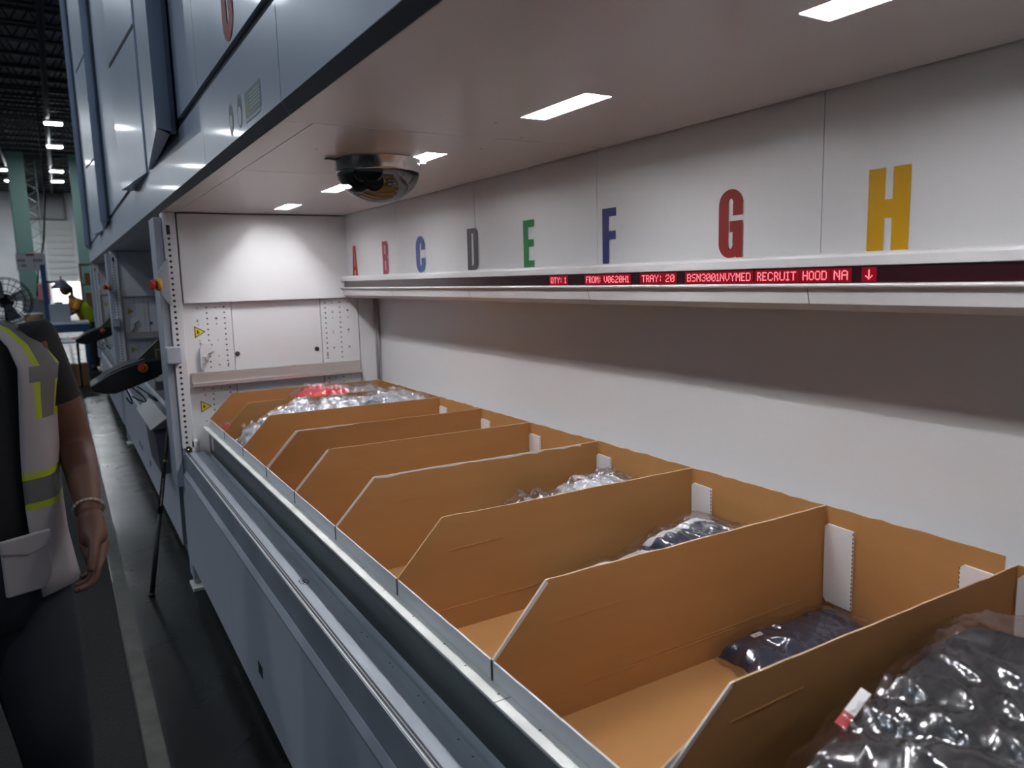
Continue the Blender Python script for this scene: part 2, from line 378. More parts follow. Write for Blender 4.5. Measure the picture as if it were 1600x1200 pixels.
# ------------------------------------------------------------------ storage machines
ZC = 1.97
LIGHTY = [3.77, 2.985, 2.2, 1.42, .645]
def machine(k, label, detail):
    D = 4.4*k
    t = thing('storage_machine', label, 'storage machine', (0, D, 0), group=None)
    ya, yb = 0.0, 4.2         # picking bay from ya to yb (local)
    # end walls of the bay
    for s, y in ((1, 4.2), (-1, .05)):
        b = MB(); i = (y, y+.04*s)
        lo, hi = min(i), max(i)
        b.box((.53, lo, .5), (.777, hi, 1.54)).box((1.26, lo, .5), (1.476, hi, 1.54))
        yy = y-.001*s
        def col(x, z0, z1, dz, r):
            z = z0
            while z < z1: b.disc((x, yy, z), r, 'y', n=8, mi=1, sgn=s); z += dz
        if s > 0 or detail:
            for x, dz, r in ((.655, .0285, .0042), (.742, .0285, .0045), (1.285, .0285, .0045), (1.37, .0285, .0042)): col(x, .86, 1.5, dz, r)
            for x, dz, r in ((.61, .085, .003), (.70, .085, .003), (1.325, .085, .003), (1.415, .085, .003)): col(x, .89, 1.5, dz, r)
        b.build('perforated_plate', [white, matblack], t)
        if detail and s > 0:
            for x, z in ((.607, 1.42), (.70, 1.43), (.612, 1.30), (.665, 1.29), (.70, 1.185), (.742, 1.185), (1.325, 1.435), (1.415, 1.44), (1.325, 1.33), (1.415, 1.33), (1.325, 1.23), (1.415, 1.23), (.615, 1.03), (1.285, 1.19)):
                MB().lathe([(0, -.004), (.004, -.004), (.0065, -.001), (.0065, 0)], (x, y-.0005, z), n=10, axis='y').build('screw', chrome, t)
        cp = MB(); cp.box((.781, lo+.006*(s > 0), .62), (1.256, hi, 1.52))
        cp.build('centre_panel', white, t)
        if s > 0:
            kb = MB()
            for x, z in ((.795, 1.234), (1.226, 1.230)): kb.lathe([(0, -.004), (.010, -.004), (.013, 0), (.013, .004)], (x, y+.004, z), n=16, axis='y')
            kb.build('quarter_turn_lock', rubber, t)
            MB().box((.545, y-.03, 1.513), (1.44, y+.02, 1.965)).build('upper_end_panel', white, t, bevel=.002)
            MB().prism([(y-.055, 1.082), (y-.05, 1.082), (y-.05, 1.093), (y-.012, 1.093), (y-.012, 1.143), (y, 1.143), (y, 1.149), (y-.018, 1.149), (y-.018, 1.099), (y-.055, 1.099)], 'x', .553, 1.47).build('tray_guide_rail', alum, t)
            MB().box((1.482, y+.004, .5), (1.605, y+.03, 1.53)).build('corner_strip', white, t)
            MB().box((1.475, y+.03, .5), (1.484, y+.04, 1.53)).build('corner_gap', seam, t)
            MB().tube((1.592, y-.005, .9), (1.592, y-.005, 1.511), .006).tube((1.578, y-.003, .9), (1.578, y-.003, 1.511), .004).build('corner_pipe', alum, t)
            # latch bracket
            MB().prism([(.602, 1.165), (.602, 1.275), (.625, 1.30), (.655, 1.305), (.672, 1.268), (.672, 1.258), (.64, 1.245), (.636, 1.20), (.618, 1.165)], 'y', y-.022, y-.001).build('latch_bracket', white, t, bevel=.002)
            MB().tube((.612, y-.03, 1.232), (.632, y-.03, 1.232), .003).tube((.632, y-.03, 1.232), (.632, y-.03, 1.2), .003).tube((.61, y-.03, 1.195), (.634, y-.03, 1.195), .003).build('latch_wire', alum, t)
            for z in (1.362, .968):
                w = MB(); w.poly([(.588, y-.0015, z-.031), (.588, y-.0015, z+.031), (.642, y-.0015, z)][::-1], 1)
                w.poly([(.5915, y-.002, z-.025), (.5915, y-.002, z+.025), (.635, y-.002, z)][::-1], 0)
                w.box((.600, y-.0026, z-.009), (.606, y-.002, z+.009), 1); w.box((.608, y-.0026, z-.007), (.611, y-.002, z+.003), 1)
                w.build('warning_sticker', [yellow, matblack], t)
        else:
            MB().box((.50, y-.04, .5), (1.6, y-.002, 1.965)).build('upper_end_panel', white, t)
    # upper end: corner post with light curtain
    po = MB()
    po.box((.476, 4.150, .765), (.535, 4.26, 1.968)); po.box((.520, 4.15, .74), (.56, 4.21, .80))
    po.build('corner_post', white, t, bevel=.003)
    MB().box((.4765, 4.163, .05), (.50, 4.30, .765)).build('post_base', grey, t)
    MB().box((.437, 4.17, .56), (.474, 4.39, 1.945)).build('side_post', grey, t, bevel=.004)
    lc = MB(); z = .795
    for i in range(38): lc.disc((.4985, 4.1493, z+i*.0282), .0068, 'y', n=12)
    lc.box((.490, 4.1485, 1.858), (.507, 4.152, 1.905)); lc.box((.494, 4.1485, .72), (.513, 4.152, .775))
    lc.build('light_curtain', matblack, t)
    MB().box((.501, 4.147, .757), (.504, 4.149, .762)).build('indicator_light', mat('lit yellow led', (.6, .6, 0), .4, emit=(1, .9, .1), es=2), t)
    MB().box((.50, .012, .05), (.56, 0.05, 1.968)).build('corner_post', white, t, bevel=.003)
    # back panels
    bp = []
    ys = [.01, 1.065, 1.852, 2.63, 3.43, 4.205]
    for a, b_ in zip(ys, ys[1:]):
        p = MB().box((1.42, a+.0012, 1.60), (1.45, b_-.0012, 1.972)).build('upper_back_panel', white, t); bp.append(p)
    MB().box((1.452, .01, 1.60), (1.47, 4.205, 1.99)).build('panel_backing', seam, t)
    MB().box((1.605, .01, .45), (1.63, 4.24, 1.55)).build('lower_back_panel', white, t)
    if detail:
        for ch, yc, w, h, ci in (('A', 4.04, .086, .163, 4), ('B', 3.585, .075, .163, 4), ('C', 3.155, .098, .163, 3), ('D', 2.655, .09, .163, 3), ('E', 2.24, .07, .163, 2), ('F', 1.792, .066, .163, 1), ('G', 1.319, .076, .165, 1), ('H', .912, .088, .162, 0)):
            letter(ch, 1.42, yc, 1.633, w, h, bp[ci], {'A': 'orange red vinyl letter A', 'B': 'pink vinyl letter B', 'C': 'blue vinyl letter C', 'D': 'dark grey vinyl letter D', 'E': 'green vinyl letter E', 'F': 'navy vinyl letter F', 'G': 'dark red vinyl letter G', 'H': 'yellow vinyl letter H'}[ch])
    # bay ceiling with wells for the strip lights
    c = MB(); x0, x1 = .965, 1.033
    c.box((.55, 2.612, ZC), (x0, 4.165, ZC+.012)); c.box((.55, 1.802, ZC), (x0, 2.608, ZC+.012)); c.box((.478, .01, ZC), (x0, 1.798, ZC+.012)); c.box((.478, 1.8, ZC), (.5475, 4.17, ZC+.012))
    for a, b_ in ((.01, 1.798), (1.802, 2.608), (2.612, 4.165)): c.box((x1, a, ZC), (1.414, b_, ZC+.012))
    yy = [.01]
    for l in sorted(LIGHTY): yy += [l-.127, l+.127]
    yy += [4.165]
    for i in range(0, len(yy), 2): c.box((x0, yy[i], ZC), (x1, yy[i+1], ZC+.012))
    c.build('bay_ceiling', ceilm, t)
    MB().box((.51, .01, ZC+.05), (1.47, 4.2, ZC+.07)).box((.5, 4.165, ZC), (1.47, 4.2, ZC+.05)).build('ceiling_backing', seam, t)
    if detail:
        hb = MB()
        for x, y in ((.655, 2.13), (1.10, 1.76), (.94, 1.62), (1.08, 1.95)): hb.disc((x, y, ZC-.0006), .004, 'z', n=8, sgn=-1)
        hb.build('screw_hole', matblack, t)
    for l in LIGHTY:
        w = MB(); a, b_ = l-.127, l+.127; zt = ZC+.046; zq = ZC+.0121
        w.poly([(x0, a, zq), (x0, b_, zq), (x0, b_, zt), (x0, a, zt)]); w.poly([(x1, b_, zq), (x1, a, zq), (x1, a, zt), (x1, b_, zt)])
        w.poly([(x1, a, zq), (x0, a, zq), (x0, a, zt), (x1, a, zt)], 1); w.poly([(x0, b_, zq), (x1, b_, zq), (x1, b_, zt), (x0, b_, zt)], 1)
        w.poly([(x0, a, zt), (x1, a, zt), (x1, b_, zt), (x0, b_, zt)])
        o = w.build('light_well', [wellglowm if k == 0 else white, white], t)
        if k == 0:
            MB().box((.991, a+.004, zt-.006), (1.007, b_-.004, zt-.001)).build('lamp_lens', lampm, o)
    # fascia and upper facade
    lo = -1.6 if k == 0 else .0
    UL = 4.40; XF = .46
    seams = [q for q in (lo, .7, 1.73, 2.72, UL) if q >= lo]
    if k: seams = [lo, .95, 1.9, 3.0, UL]
    for a, b_ in zip(seams, seams[1:]):
        p = MB().prism([(XF, 1.997), (XF, 2.208), (.50, 2.208), (.50, ZC+.012), (.477, ZC)], 'y', a+.002, b_-.002, 0)
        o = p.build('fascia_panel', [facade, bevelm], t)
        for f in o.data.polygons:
            if f.normal.z < -.3 or (f.normal.x < -.3 and f.center.z < 1.996): f.material_index = 1  # down-facing faces take the shaded tone
        if detail and a < 2.1 < b_:
            for yc in (2.265, 2.15):
                q = MB(); q.disc((XF-.0008, yc, 2.058), .028, 'x', n=24, ry=.043, sgn=-1); q.disc((XF-.0011, yc, 2.046), .020, 'x', n=24, ry=.024, mi=1, sgn=-1); q.disc((XF-.0011, yc, 2.08), .014, 'x', n=16, ry=.012, mi=2, sgn=-1)
                q.build('round_sticker', [mat('badge ring', (.20, .20, .23), .4), mat('badge face', (.55, .56, .55), .4), mat('badge dark', (.10, .10, .12), .4)], o)
            X_ = XF-.0008
            q = MB(); q.poly([(X_, 2.081, 2.025), (X_, 1.909, 2.025), (X_, 1.909, 2.088), (X_, 2.081, 2.088)], 0); q.disc((X_-.0003, 2.056, 2.049), .0165, 'x', n=14, mi=1, sgn=-1)
            for i in range(5): q.poly([(X_-.0003, 2.03, 2.04+i*.0083), (X_-.0003, 1.918, 2.04+i*.0083), (X_-.0003, 1.918, 2.0432+i*.0083), (X_-.0003, 2.03, 2.0432+i*.0083)], 2)
            q.poly([(X_-.0003, 2.081, 2.014), (X_-.0003, 1.923, 2.014), (X_-.0003, 1.923, 2.021), (X_-.0003, 2.081, 2.021)], 2)
            q.build('notice_sticker', [mat('pale green label', (.16, .24, .22), .4), mat('label yellow', (.30, .33, .14), .5), mat('label print', (.42, .47, .47), .5)], o)
    MB().box((XF+.006, lo, 2.208), (.52, UL, 2.24)).build('facade_groove', bevelm, t)
    H = 6.6
    up = [q for q in (lo, .7, 1.73, 2.72, 3.20) if q >= lo]
    if k: up = [.86, 1.9, 3.20]
    for a, b_ in zip(up, up[1:]):
        o = MB().box((XF-.006, a+.002, 2.234), (.50, b_-.002, H)).build('facade_panel', [facade, bevelm], t)
        if detail and a < 2.1 < b_: letter('U', XF-.006, 2.18, 2.245, .135, .31, o, 'faded red vinyl letter above the fascia')
    MB().box((.50, lo, ZC+.08), (1.7, UL, H)).build('tower_body', dgrey, t)
    MB().box((1.635, lo, 0), (1.7, UL, ZC+.08)).build('tower_back', dgrey, t)
    # angled fin panels
    zb = 2.19
    MB().prism([(.373, 3.175), (.452, 3.25), (.452, 3.28), (.43, 3.28)], 'z', zb, H).build('fin_side', fin, t)
    MB().prism([(.373, 3.175), (.43, 3.22), (.47, 4.29), (.449, 4.29)], 'z', zb, H).build('fin_panel', facade, t)
    MB().box((XF, 3.2, zb+.055), (.50, UL, H)).build('facade_panel', facade, t)
    if k:
        MB().prism([(.449, .0), (.388, .84), (.455, .86), (.470, 0)], 'z', zb, H).build('fin_panel', facade, t)
        for z in (2.9, 3.9): MB().prism([(.3855, .835), (.447, .0), (.449, 0), (.388, .84)], 'z', z, z+.02).prism([(.3715, 3.18), (.446, 4.28), (.449, 4.28), (.3735, 3.18)], 'z', z+.3, z+.32).build('panel_joint', seam, t)
    # sill, service rail and apron
    a, b_ = (-1.6 if k == 0 else .02), 4.235
    MB().prism([(.485, .742), (.485, .645), (.47, .63), (.47, .622), (.492, .622), (.492, .735), (.572, .735), (.572, .70), (.575, .70), (.575, .742)], 'y', a, 4.15).build('sill_rail', steel, t)
    g = MB().box((.4875, a, .742), (.4895, 4.15, .7445), 0); g.build('rail_edge', galv, t)
    MB().box((.4935, a, .7421), (.4975, 4.15, .7431)).box((.5005, a, .7421), (.5045, 4.15, .7431)).build('groove_seal', rubber, t)
    MB().prism([(.615, .738), (.58, .70), (.575, .70), (.575, .690), (.62, .730)], 'y', a, 4.15).build('drip_channel', steel, t)
    if detail:
        hs = MB(); rr = random.Random(5)
        for y in (3.2, 2.95, 2.88, 2.3, 1.95, 1.7, 1.67, 1.52, 1.50, 1.36, 1.33, 1.18, 1.12, .98, .95, .8):
            hs.disc((.566-.004*rr.random(), y, .7424), .0022, 'z', n=8)
        hs.build('screw_hole', matblack, t)
        st = MB()
        for i in range(24):
            u = 2*math.pi*i/24; v2 = 2*math.pi*(i+1)/24
            st.poly([(.531+.0135*math.cos(u), 2.1+.024*math.sin(u), .7424), (.531+.0135*math.cos(v2), 2.1+.024*math.sin(v2), .7424), (.531+.011*math.cos(v2), 2.1+.021*math.sin(v2), .7424), (.531+.011*math.cos(u), 2.1+.021*math.sin(u), .7424)])
        st.box((.524, 2.088, .7422), (.538, 2.092, .7426)); st.box((.529, 2.09, .7422), (.533, 2.112, .7426)); st.poly([(.523, 2.104, .7424), (.5255, 2.102, .7424), (.538, 2.112, .7424), (.536, 2.115, .7424)][::-1])
        st.build('round_sticker', matblack, t)
    for y0, y1 in ((a, .9), (.9, 2.98), (2.98, b_)) if a < .9 else ((a, 2.98), (2.98, b_)):
        q = MB().prism([(.466, .165), (.470, .622), (.4845, .6455), (.4865, .6455), (.492, .622), (.490, .165)], 'y', y0+.001, y1-.001)
        for sy in ([2.5] if y0 == .9 else [1.66, 2.3] if y0 < .9 else []):
            if k == 0 and sy != 2.5: continue
            MB().box((.4655, sy-.03, .285), (.4705, sy+.03, .325)).build('vent_slot', matblack, t)
        q.build('apron_panel', grey, t)
    if k == 0: MB().box((.485, -1.6, .748), (.50, .01, ZC)).build('side_cover_panel', facade, t)
    MB().box((.51, a, .05), (1.6, 4.38, .165)).box((.50, a, .165), (.52, 4.3, .62)).build('base_frame', dgrey, t)
    for y in ([4.2, 1.2] if k == 0 else [4.2]):
        f = MB().box((.462, y-.09, 0), (.56, y+.05, .02)); f.prism([(.478, .02), (.478, .17), (.55, .17), (.55, .02)], 'y', y-.02, y+.02)
        f.build('levelling_foot', galv, t, bevel=.003)
    return t
machine(0, 'grey storage machine in front with lit picking bay full of boxes', True)
machine(1, 'grey storage machine with dark bay directly behind the lit one', False)
machine(2, 'farthest grey storage machine at the end of the aisle', False)

# ------------------------------------------------------------------ tray, LED bar
t = thing('storage_tray', 'long galvanised tray holding the row of cardboard boxes', 'tray', (0, 0, 0))
MB().prism([(.580, .872), (.580, .866), (.583, .866), (.583, .869), (.612, .869), (.612, .872)], 'y', .07, 4.14).build('front_flange', galv, t)
MB().box((.612, .07, .735), (1.588, 4.14, .7435)).build('tray_floor', galv, t)
MB().box((1.588, .07, .735), (1.596, 4.14, .90)).build('back_flange', galv, t)
MB().box((.607, .07, .65), (.6118, 4.14, .8688)).build('front_beam', darksteel, t)
hs = MB()
for y in (3.0, 2.6, 2.32, 2.18, 2.05, 1.78, 1.62, 1.45, 1.3, 1.2, 1.08, .95): hs.disc((.598+.004*((y*10) % 2-.5), y, .8724), .0025, 'z', n=8)
hs.box((.580, 1.060, .872), (.612, 1.0615, .8724)); hs.build('rivet_hole', matblack, t)
MB().box((.606, 4.02, .76), (.6069, 4.06, .84)).build('barcode_label', paper, t)

t = thing('message_display', 'long white shelf shaped display bar with scrolling red dot text', 'display', (0, 0, 0))
prof = [(1.419, 1.634), (1.385, 1.633), (1.377, 1.630), (1.374, 1.624), (1.374, 1.606), (1.382, 1.604), (1.382, 1.571), (1.372, 1.5705), (1.370, 1.567), (1.372, 1.563), (1.380, 1.560), (1.389, 1.527), (1.397, 1.5245), (1.432, 1.511), (1.60, 1.511), (1.60, 1.56), (1.419, 1.56)]
MB().prism(prof, 'y', .06, 4.166).build('housing', white, t, bevel=.0008)
MB().box((1.3725, .3, 1.5635), (1.381, 4.16, 1.571)).build('rail', alum, t)
MB().box((1.3785, .25, 1.572), (1.384, 4.12, 1.604)).build('display_lens', lens, t)
X = 1.3785; k = 1.0285
for txt, y0, y1 in (('QTY: 1', 1.990, 1.905), ('FROM: V0620H1', 1.803, 1.608), ('TRAY: 20', 1.555, 1.430), ('BSN3001NVYMED', 1.385, 1.185), ('RECRUIT', 1.166, 1.062), ('HOOD', 1.046, .988), ('NA', .972, .940), ('v', .903, .887)):
    b, g = MB(), MB(); led_text(b, g, txt, y0*k, y1*k, 1.5875, X)
    b.build('lit_text', led, t); g.build('text_glow', glow, t)
for y in (1.065, 1.852, 2.63, 3.43):
    sm = MB(); sm.poly([(1.3793, y-.0008, 1.560), (1.3793, y+.0008, 1.560), (1.3883, y+.0008, 1.527), (1.3883, y-.0008, 1.527)])
    sm.build('joint', seam, t)

# ------------------------------------------------------------------ dome camera
t = thing('dome_camera', 'smoked dome security camera with nickel ring under the bay ceiling', 'security camera', (.885, 2.26, ZC-.001))
R0 = .132
MB().lathe([(0, 0), (R0, 0), (R0, -.002), (R0*.985, -.0035), (R0*.985, -.034), (R0*.96, -.040), (R0*.93, -.040)], n=64).build('ring', chrome, t)
pr = [(R0*.955*math.cos(a*math.pi/36), -.036-.092*math.sin(a*math.pi/36)) for a in range(0, 19)]
MB().lathe(pr, n=64).build('dome', domem, t)
pr = [(R0*.80*math.cos(a*math.pi/28), -.034-.070*math.sin(a*math.pi/28)) for a in range(0, 15)]
cm = MB().lathe([(0, -.036), (R0*.80, -.036)]+pr[1:], n=40); cm.build('camera_shroud', matblack, t)
MB().tube((-.035, -.06, -.06), (-.055, -.10, -.075), .030, n=24).build('camera_lens', black, t)
MB().box((-.165, -.012, -.006), (-.125, .004, -.001)).box((.118, -.03, -.006), (.15, -.012, -.001)).build('mounting_tab', darksteel, t)
for a in (245, 320, 200):
    MB().tube((math.cos(R(a))*R0*.98, math.sin(R(a))*R0*.98, -.018), (math.cos(R(a))*R0*1.005, math.sin(R(a))*R0*1.005, -.018), .0035).build('screw', darksteel, t)

# ------------------------------------------------------------------ cardboard boxes
YL = [4.115, 3.713, 3.289, 2.867, 2.469, 2.033, 1.576, 1.126, .713, .285]
def wav(u, seed, amp): return amp*(noise.noise(Vector((u*6, seed*7.3, 0)))+.5*noise.noise(Vector((u*19, seed*3.1, 2))))
def card_box(i, label, tear):
    y1, y0 = YL[i]-.0003, YL[i+1]+.0003
    t = thing('cardboard_box', label, 'cardboard box', (.613 if i < 8 else .648, y0, .744))
    Wd = y1-y0; Dp = .935; th = .0032; h0, h1 = .166, (.292 if i < 8 else .268)
    mats = [cardb, cardw, carde, torn]
    MB().box((0, 0, 0), (Dp, Wd, .005)).build('base', cardb, t)
    def rim(x0, x1, z0, z1, n, amp, seed):
        return [(x0+(x1-x0)*j/n, z0+(z1-z0)*j/n+wav(j/n*2, seed, amp)) for j in range(n+1)]
    # sides: y=0 (near) and y=Wd (far); outline in (x,z)
    for s in (0, 1):
        hs_, cx_ = (h1, .127) if i < 7 or (i == 7 and s == 1) else ((.262, .225) if i == 7 else (.268, .137))
        sd_ = i*2+s+1 if s == 0 else (i-1)*2+1       # touching walls of neighbours sag alike
        o = [(0, .005), (Dp, .005)]+rim(Dp, cx_, hs_-.004, hs_+.0018*s, 22, .0022, sd_)+[(cx_-.007-.001*s, hs_-.001+.0018*s), (.0, h0+.0018*s)]
        a, b_ = (0, th) if s == 0 else (Wd-th, Wd)
        m = MB().prism(o, 'y', a, b_, mis=(1, 0, 2) if s == 0 else (0, 1, 2))
        n = len(o)
        if s in tear:      # torn white liner along the slanted and front part of the rim
            for j in range(n-2-tear[s], n-1): m.m[j] = 3
            yy = a-.0006 if s == 0 else a-.0006
            e = [(x, z) for x, z in o[n-2-tear[s]+1:n]]
            lo = [(x+(.004+.004*random.random())*.7, z-.002-.007*random.random()) for x, z in e]
            for p, q, r_, w_ in zip(e, e[1:], lo[1:], lo): m.poly([(p[0], yy, p[1]), (q[0], yy, q[1]), (r_[0], yy, r_[1]), (w_[0], yy, w_[1])][::-1], 3)
        yi = (b_, b_+.0007) if s == 0 else (a-.0007, a)
        for zz, xa, xb in ((.058, .02, .62), (.062, .30, .86), (.205, .12, .30)):
            j_ = .01*math.sin(i*3+s*2+xa*9); m.prism([(xa+j_, zz+j_*.3), (xb-j_, zz+.003+j_*.3), (xb-j_, zz+.0045+j_*.3), (xa+j_, zz+.0015+j_*.3)], 'y', yi[0], yi[1], 0)
        m.build('side_wall', mats, t)
    # front lip and back wall: outline in (y,z)
    o = [(th, .005), (Wd-th, .005)]+[(y, z) for y, z in rim(Wd-th, th, h0, h0, 10, .0012, i+40)]
    m = MB().prism(o, 'x', 0, th, mis=(1, 0, 1)); m.build('front_wall', mats, t)
    o = [(th, .005), (Wd-th, .005)]+[(y, z) for y, z in rim(Wd-th, th, h1-.002, h1-.002, 14, .004, i+80)]
    m = MB().prism(o, 'x', Dp-th, Dp, mis=(0, 1, 2)); m.build('back_wall', mats, t)
    # folded white tabs inside the back corners, with perforated edge
    for a, b_, tilt in ((Wd-.084, Wd-.008, .004), (.010, .085, -.002)):
        f = MB(); zt, zb = .248, .052
        pts = [(a, zb-.006+tilt), (b_-.008, zb), (b_, zb+.010), (b_, zt-.008), (b_-.008, zt), (a, zt-.003)]
        f.prism(pts, 'x', Dp-th-.006, Dp-th-.0006)
        f.build('folded_tab', cardw, t)
        dsh = MB(); z = zb+.004
        yy = a if tilt > 0 else b_
        while z < zt-.01: dsh.box((Dp-th-.0066, yy-.0012, z), (Dp-th-.0058, yy+.0012, z+.005)); z += .010
        dsh.build('perforation', mat('perforation brown', (.10, .06, .03), .8) if 'perforation brown' not in bpy.data.materials else bpy.data.materials['perforation brown'], t)  # dark brown dashes along the perforated tab edge
    # crease lines on the base of the far wall
    return t
labs = ['farthest brown box in the bay, under letter A, with red wrapped goods',
        'open brown box under letter B heaped with grey wrapped goods',
        'empty looking brown box under letter C, third from the far end',
        'empty looking brown box under letter D with a thin pale rim',
        'brown box under letter E with torn white rim',
        'brown box under letter F holding white wrapped goods',
        'brown box under letter G holding navy and white wrapped goods',
        'brown box under letter H holding one small dark navy package',
        'nearest brown box at the lower right filled with large black packages']
tears = [{}, {}, {}, {1: 8}, {1: 1}, {1: 22}, {}, {1: 1}, {1: 1}]
for i in range(9): card_box(i, labs[i], tears[i])
for i in range(8):
    y = YL[i+1]
    tag(MB().box((.6115, y-.0025, .872), (.618, y+.0025, .912)).build('gap_line', rubber), 'thin black strip in the gap between box fronts %s' % ['A and B', 'B and C', 'C and D', 'D and E', 'E and F', 'F and G', 'G and H', 'H and the nearest box'][i], 'strip', 'black strips between the box fronts')  # black strip drawn as the dark line of the gap between fronts

# ------------------------------------------------------------------ wrapped goods
def lump(L_, W_, H_, nx, ny, seed, p=3.5, amp=.3, fold=0., freq=5., skirt=0.):
    """closed pillow: top and bottom sheets; returns verts, faces"""
    V, F = [], []
    def env(u): return max(0., 1-abs(u)**p)**(1/2.2)
    for side in (1, -1):
        for i in range(nx+1):
            u = -1+2*i/nx
            for j in range(ny+1):
                v = -1+2*j/ny; e = env(u)*env(v)
                q = Vector((u*L_*freq*3, v*W_*freq*3, seed*5.1))
                X_, Y_ = u*L_, v*W_; cs, sn = math.cos(seed*1.3), math.sin(seed*1.3)
                xa, ya = X_*cs+Y_*sn, -X_*sn+Y_*cs; k_ = freq*2.2
                w3 = .35*noise.noise(Vector((xa*k_*.8, ya*k_*.8, seed))); w4 = .35*noise.noise(Vector((xa*k_*.8, ya*k_*.8, seed+7)))
                r1 = 1-abs(noise.noise(Vector((xa*k_*.45+w3, ya*k_*2.2+w4, seed)))); r2 = 1-abs(noise.noise(Vector((ya*k_*.6+w4, (xa+.6*ya)*k_*3.4+w3, seed+3))))
                n1 = .7*noise.noise(Vector((xa*k_*.7, ya*k_, seed)))+.85*(r1**7-.3)+.38*(r2**9-.25)+.05*noise.noise(q*3)
                f = fold*abs(noise.noise(Vector((u*3+seed, v*.6+u*.8, seed))))
                ex = 1+.06*noise.noise(Vector((v*2.5, seed, 1))); ey = 1+.07*noise.noise(Vector((u*2.5, seed, 5)))
                z = H_*(e*(1+amp*n1)+f*e) if side > 0 else -H_*.12*e*(1+.2*n1)
                z += H_*skirt*(1-e)*(.5+noise.noise(q*1.3)) if side > 0 or True else 0
                V.append((u*L_/2*ex, v*W_/2*ey, z))
    n = (nx+1)*(ny+1)
    for s in (0, 1):
        for i in range(nx):
            for j in range(ny):
                a = s*n+i*(ny+1)+j; q = (a, a+ny+1, a+ny+2, a+1); F.append(q if s == 0 else q[::-1])
    return V, F
def lumpmb(*a, mi=0, **k):
    V, F = lump(*a, **k); b = MB(); b.v = V; b.f = F; b.m = [mi]*len(F); b.sm = [True]*len(F); return b
def garment_mat(name, c0, c1=None, scale=3., lo=.5, hi=.52):
    m = mat(name, c0, .85, spec=.2)
    if c1:
        v = coords(m, (2, 5, 5)); w = N(m, 'ShaderNodeTexNoise', Scale=scale, Detail=1); L(m, v, w.inputs['Vector'])
        r = N(m, 'ShaderNodeValToRGB'); r.color_ramp.elements[0].position = lo; r.color_ramp.elements[1].position = hi
        r.color_ramp.elements[0].color = (*c0, 1); r.color_ramp.elements[1].color = (*c1, 1)
        L(m, w.outputs['Fac'], r.inputs['Fac']); L(m, r.outputs['Color'], bsdf(m).inputs['Base Color'])
    return m
def pack(label, loc, rot, size, gm, seed, fm=film, group=None, extra=1.10, name='wrapped_garment', tabm=None, tab=None, skirt=.25, amp=.3, fold=.5):
    t = thing(name, label, 'wrapped garment', loc, 0, group); t.rotation_euler = rot
    Lx, Wy, Hz = size
    lumpmb(Lx, Wy, Hz, 44, 30, seed, p=5, amp=amp*.35, fold=fold*.8, freq=2.5).build('garment', gm, t)
    lumpmb(Lx*extra+.03, Wy*extra+.01, Hz*1.12+.006, 110, 70, seed, p=4, amp=amp*.36, fold=fold, freq=2.1, skirt=skirt).build('plastic_bag', fm, t)
    if tab:
        u, v, w, h = tab
        q = MB(); q.box((u, v, Hz*1.05), (u+w, v+h, Hz*1.05+.002)); q.build('size_label', tabm or paper, t)
    return t
gn = garment_mat('navy fleece', (.028, .032, .055)); gnw = garment_mat('navy and white jersey', (.030, .034, .06), (.62, .62, .62), 1.6, .52, .54)
gb = garment_mat('black fleece', (.022, .023, .026)); gg = garment_mat('heather grey knit', (.20, .21, .23), (.10, .11, .12), 8, .4, .6)
gw = garment_mat('white jersey', (.70, .70, .74), (.20, .20, .27), 3, .62, .66); gr = garment_mat('red jersey', (.62, .025, .03)); gsil = garment_mat('silver grey knit', (.40, .41, .44))
ZB = .752
pack('small dark navy package lying on the bottom of the box under letter H', (1.36, 1.035, ZB), (0, 0, R(-2)), (.35, .155, .046), gn, 11, tab=(-.12, .03, .03, .012))
pack('navy package with white stripes on top in the box under letter G', (1.40, 1.37, .862), (R(4), R(-2), R(8)), (.27, .24, .055), gnw, 6, group=None)
pack('navy and white package sliding forward in the box under letter G', (1.17, 1.37, .812), (0, R(-9), R(-6)), (.38, .28, .055), gnw, 21)
pack('dark package at the bottom of the box under letter G', (1.27, 1.35, ZB), (0, 0, R(3)), (.40, .32, .045), gn, 31)
pack('white wrapped garment at the back of the box under letter F', (1.42, 1.80, .882), (R(3), 0, R(12)), (.22, .26, .065), gw, 41, fm=filmw)
pack('crumpled clear packet in the middle of the box under letter F', (1.20, 1.80, .868), (0, R(-4), R(-20)), (.19, .24, .055), gw, 43, fm=filmw, extra=1.35, amp=.5)
pack('white package at the bottom of the box under letter F', (1.30, 1.80, ZB), (0, 0, 0), (.44, .34, .11), gw, 47, fm=filmw)
for i, (x, z, l, h, sd, m, a) in enumerate(((.85, .90, .38, .075, 51, gsil, -22), (1.08, .955, .28, .06, 53, gsil, -3), (1.22, .955, .22, .055, 55, gg, 4), (1.40, .965, .24, .06, 57, gsil, 2), (1.05, .752, .74, .17, 59, gg, 0))):
    pack(('grey package sliding over the front of the box under letter B', 'grey package heaped in the middle of the box under letter B', 'silver package right of the middle in the box under letter B', 'silver package at the back of the box under letter B', 'lowest grey package in the box under letter B')[i],
         (x, 3.50, z), (0, R(a), R(random.uniform(-6, 6))), (l, .30, h), m, sd, amp=.85, tab=(-.12, -.13, .09, .05) if i == 0 else None, group='grey packages in the B box' if 0 else None)
pack('red wrapped garment at the front of the box under letter A', (.75, 3.90, .83), (0, R(-24), 0), (.22, .30, .08), gr, 61)
pack('red wrapped garment standing high in the middle of the box under letter A', (1.17, 3.90, .965), (0, 0, R(8)), (.26, .28, .065), gr, 63, amp=.7)
pack('clear silver package behind the red one in the box under letter A', (1.36, 3.90, .965), (0, 0, R(-8)), (.24, .28, .05), gsil, 65, fm=filmw)
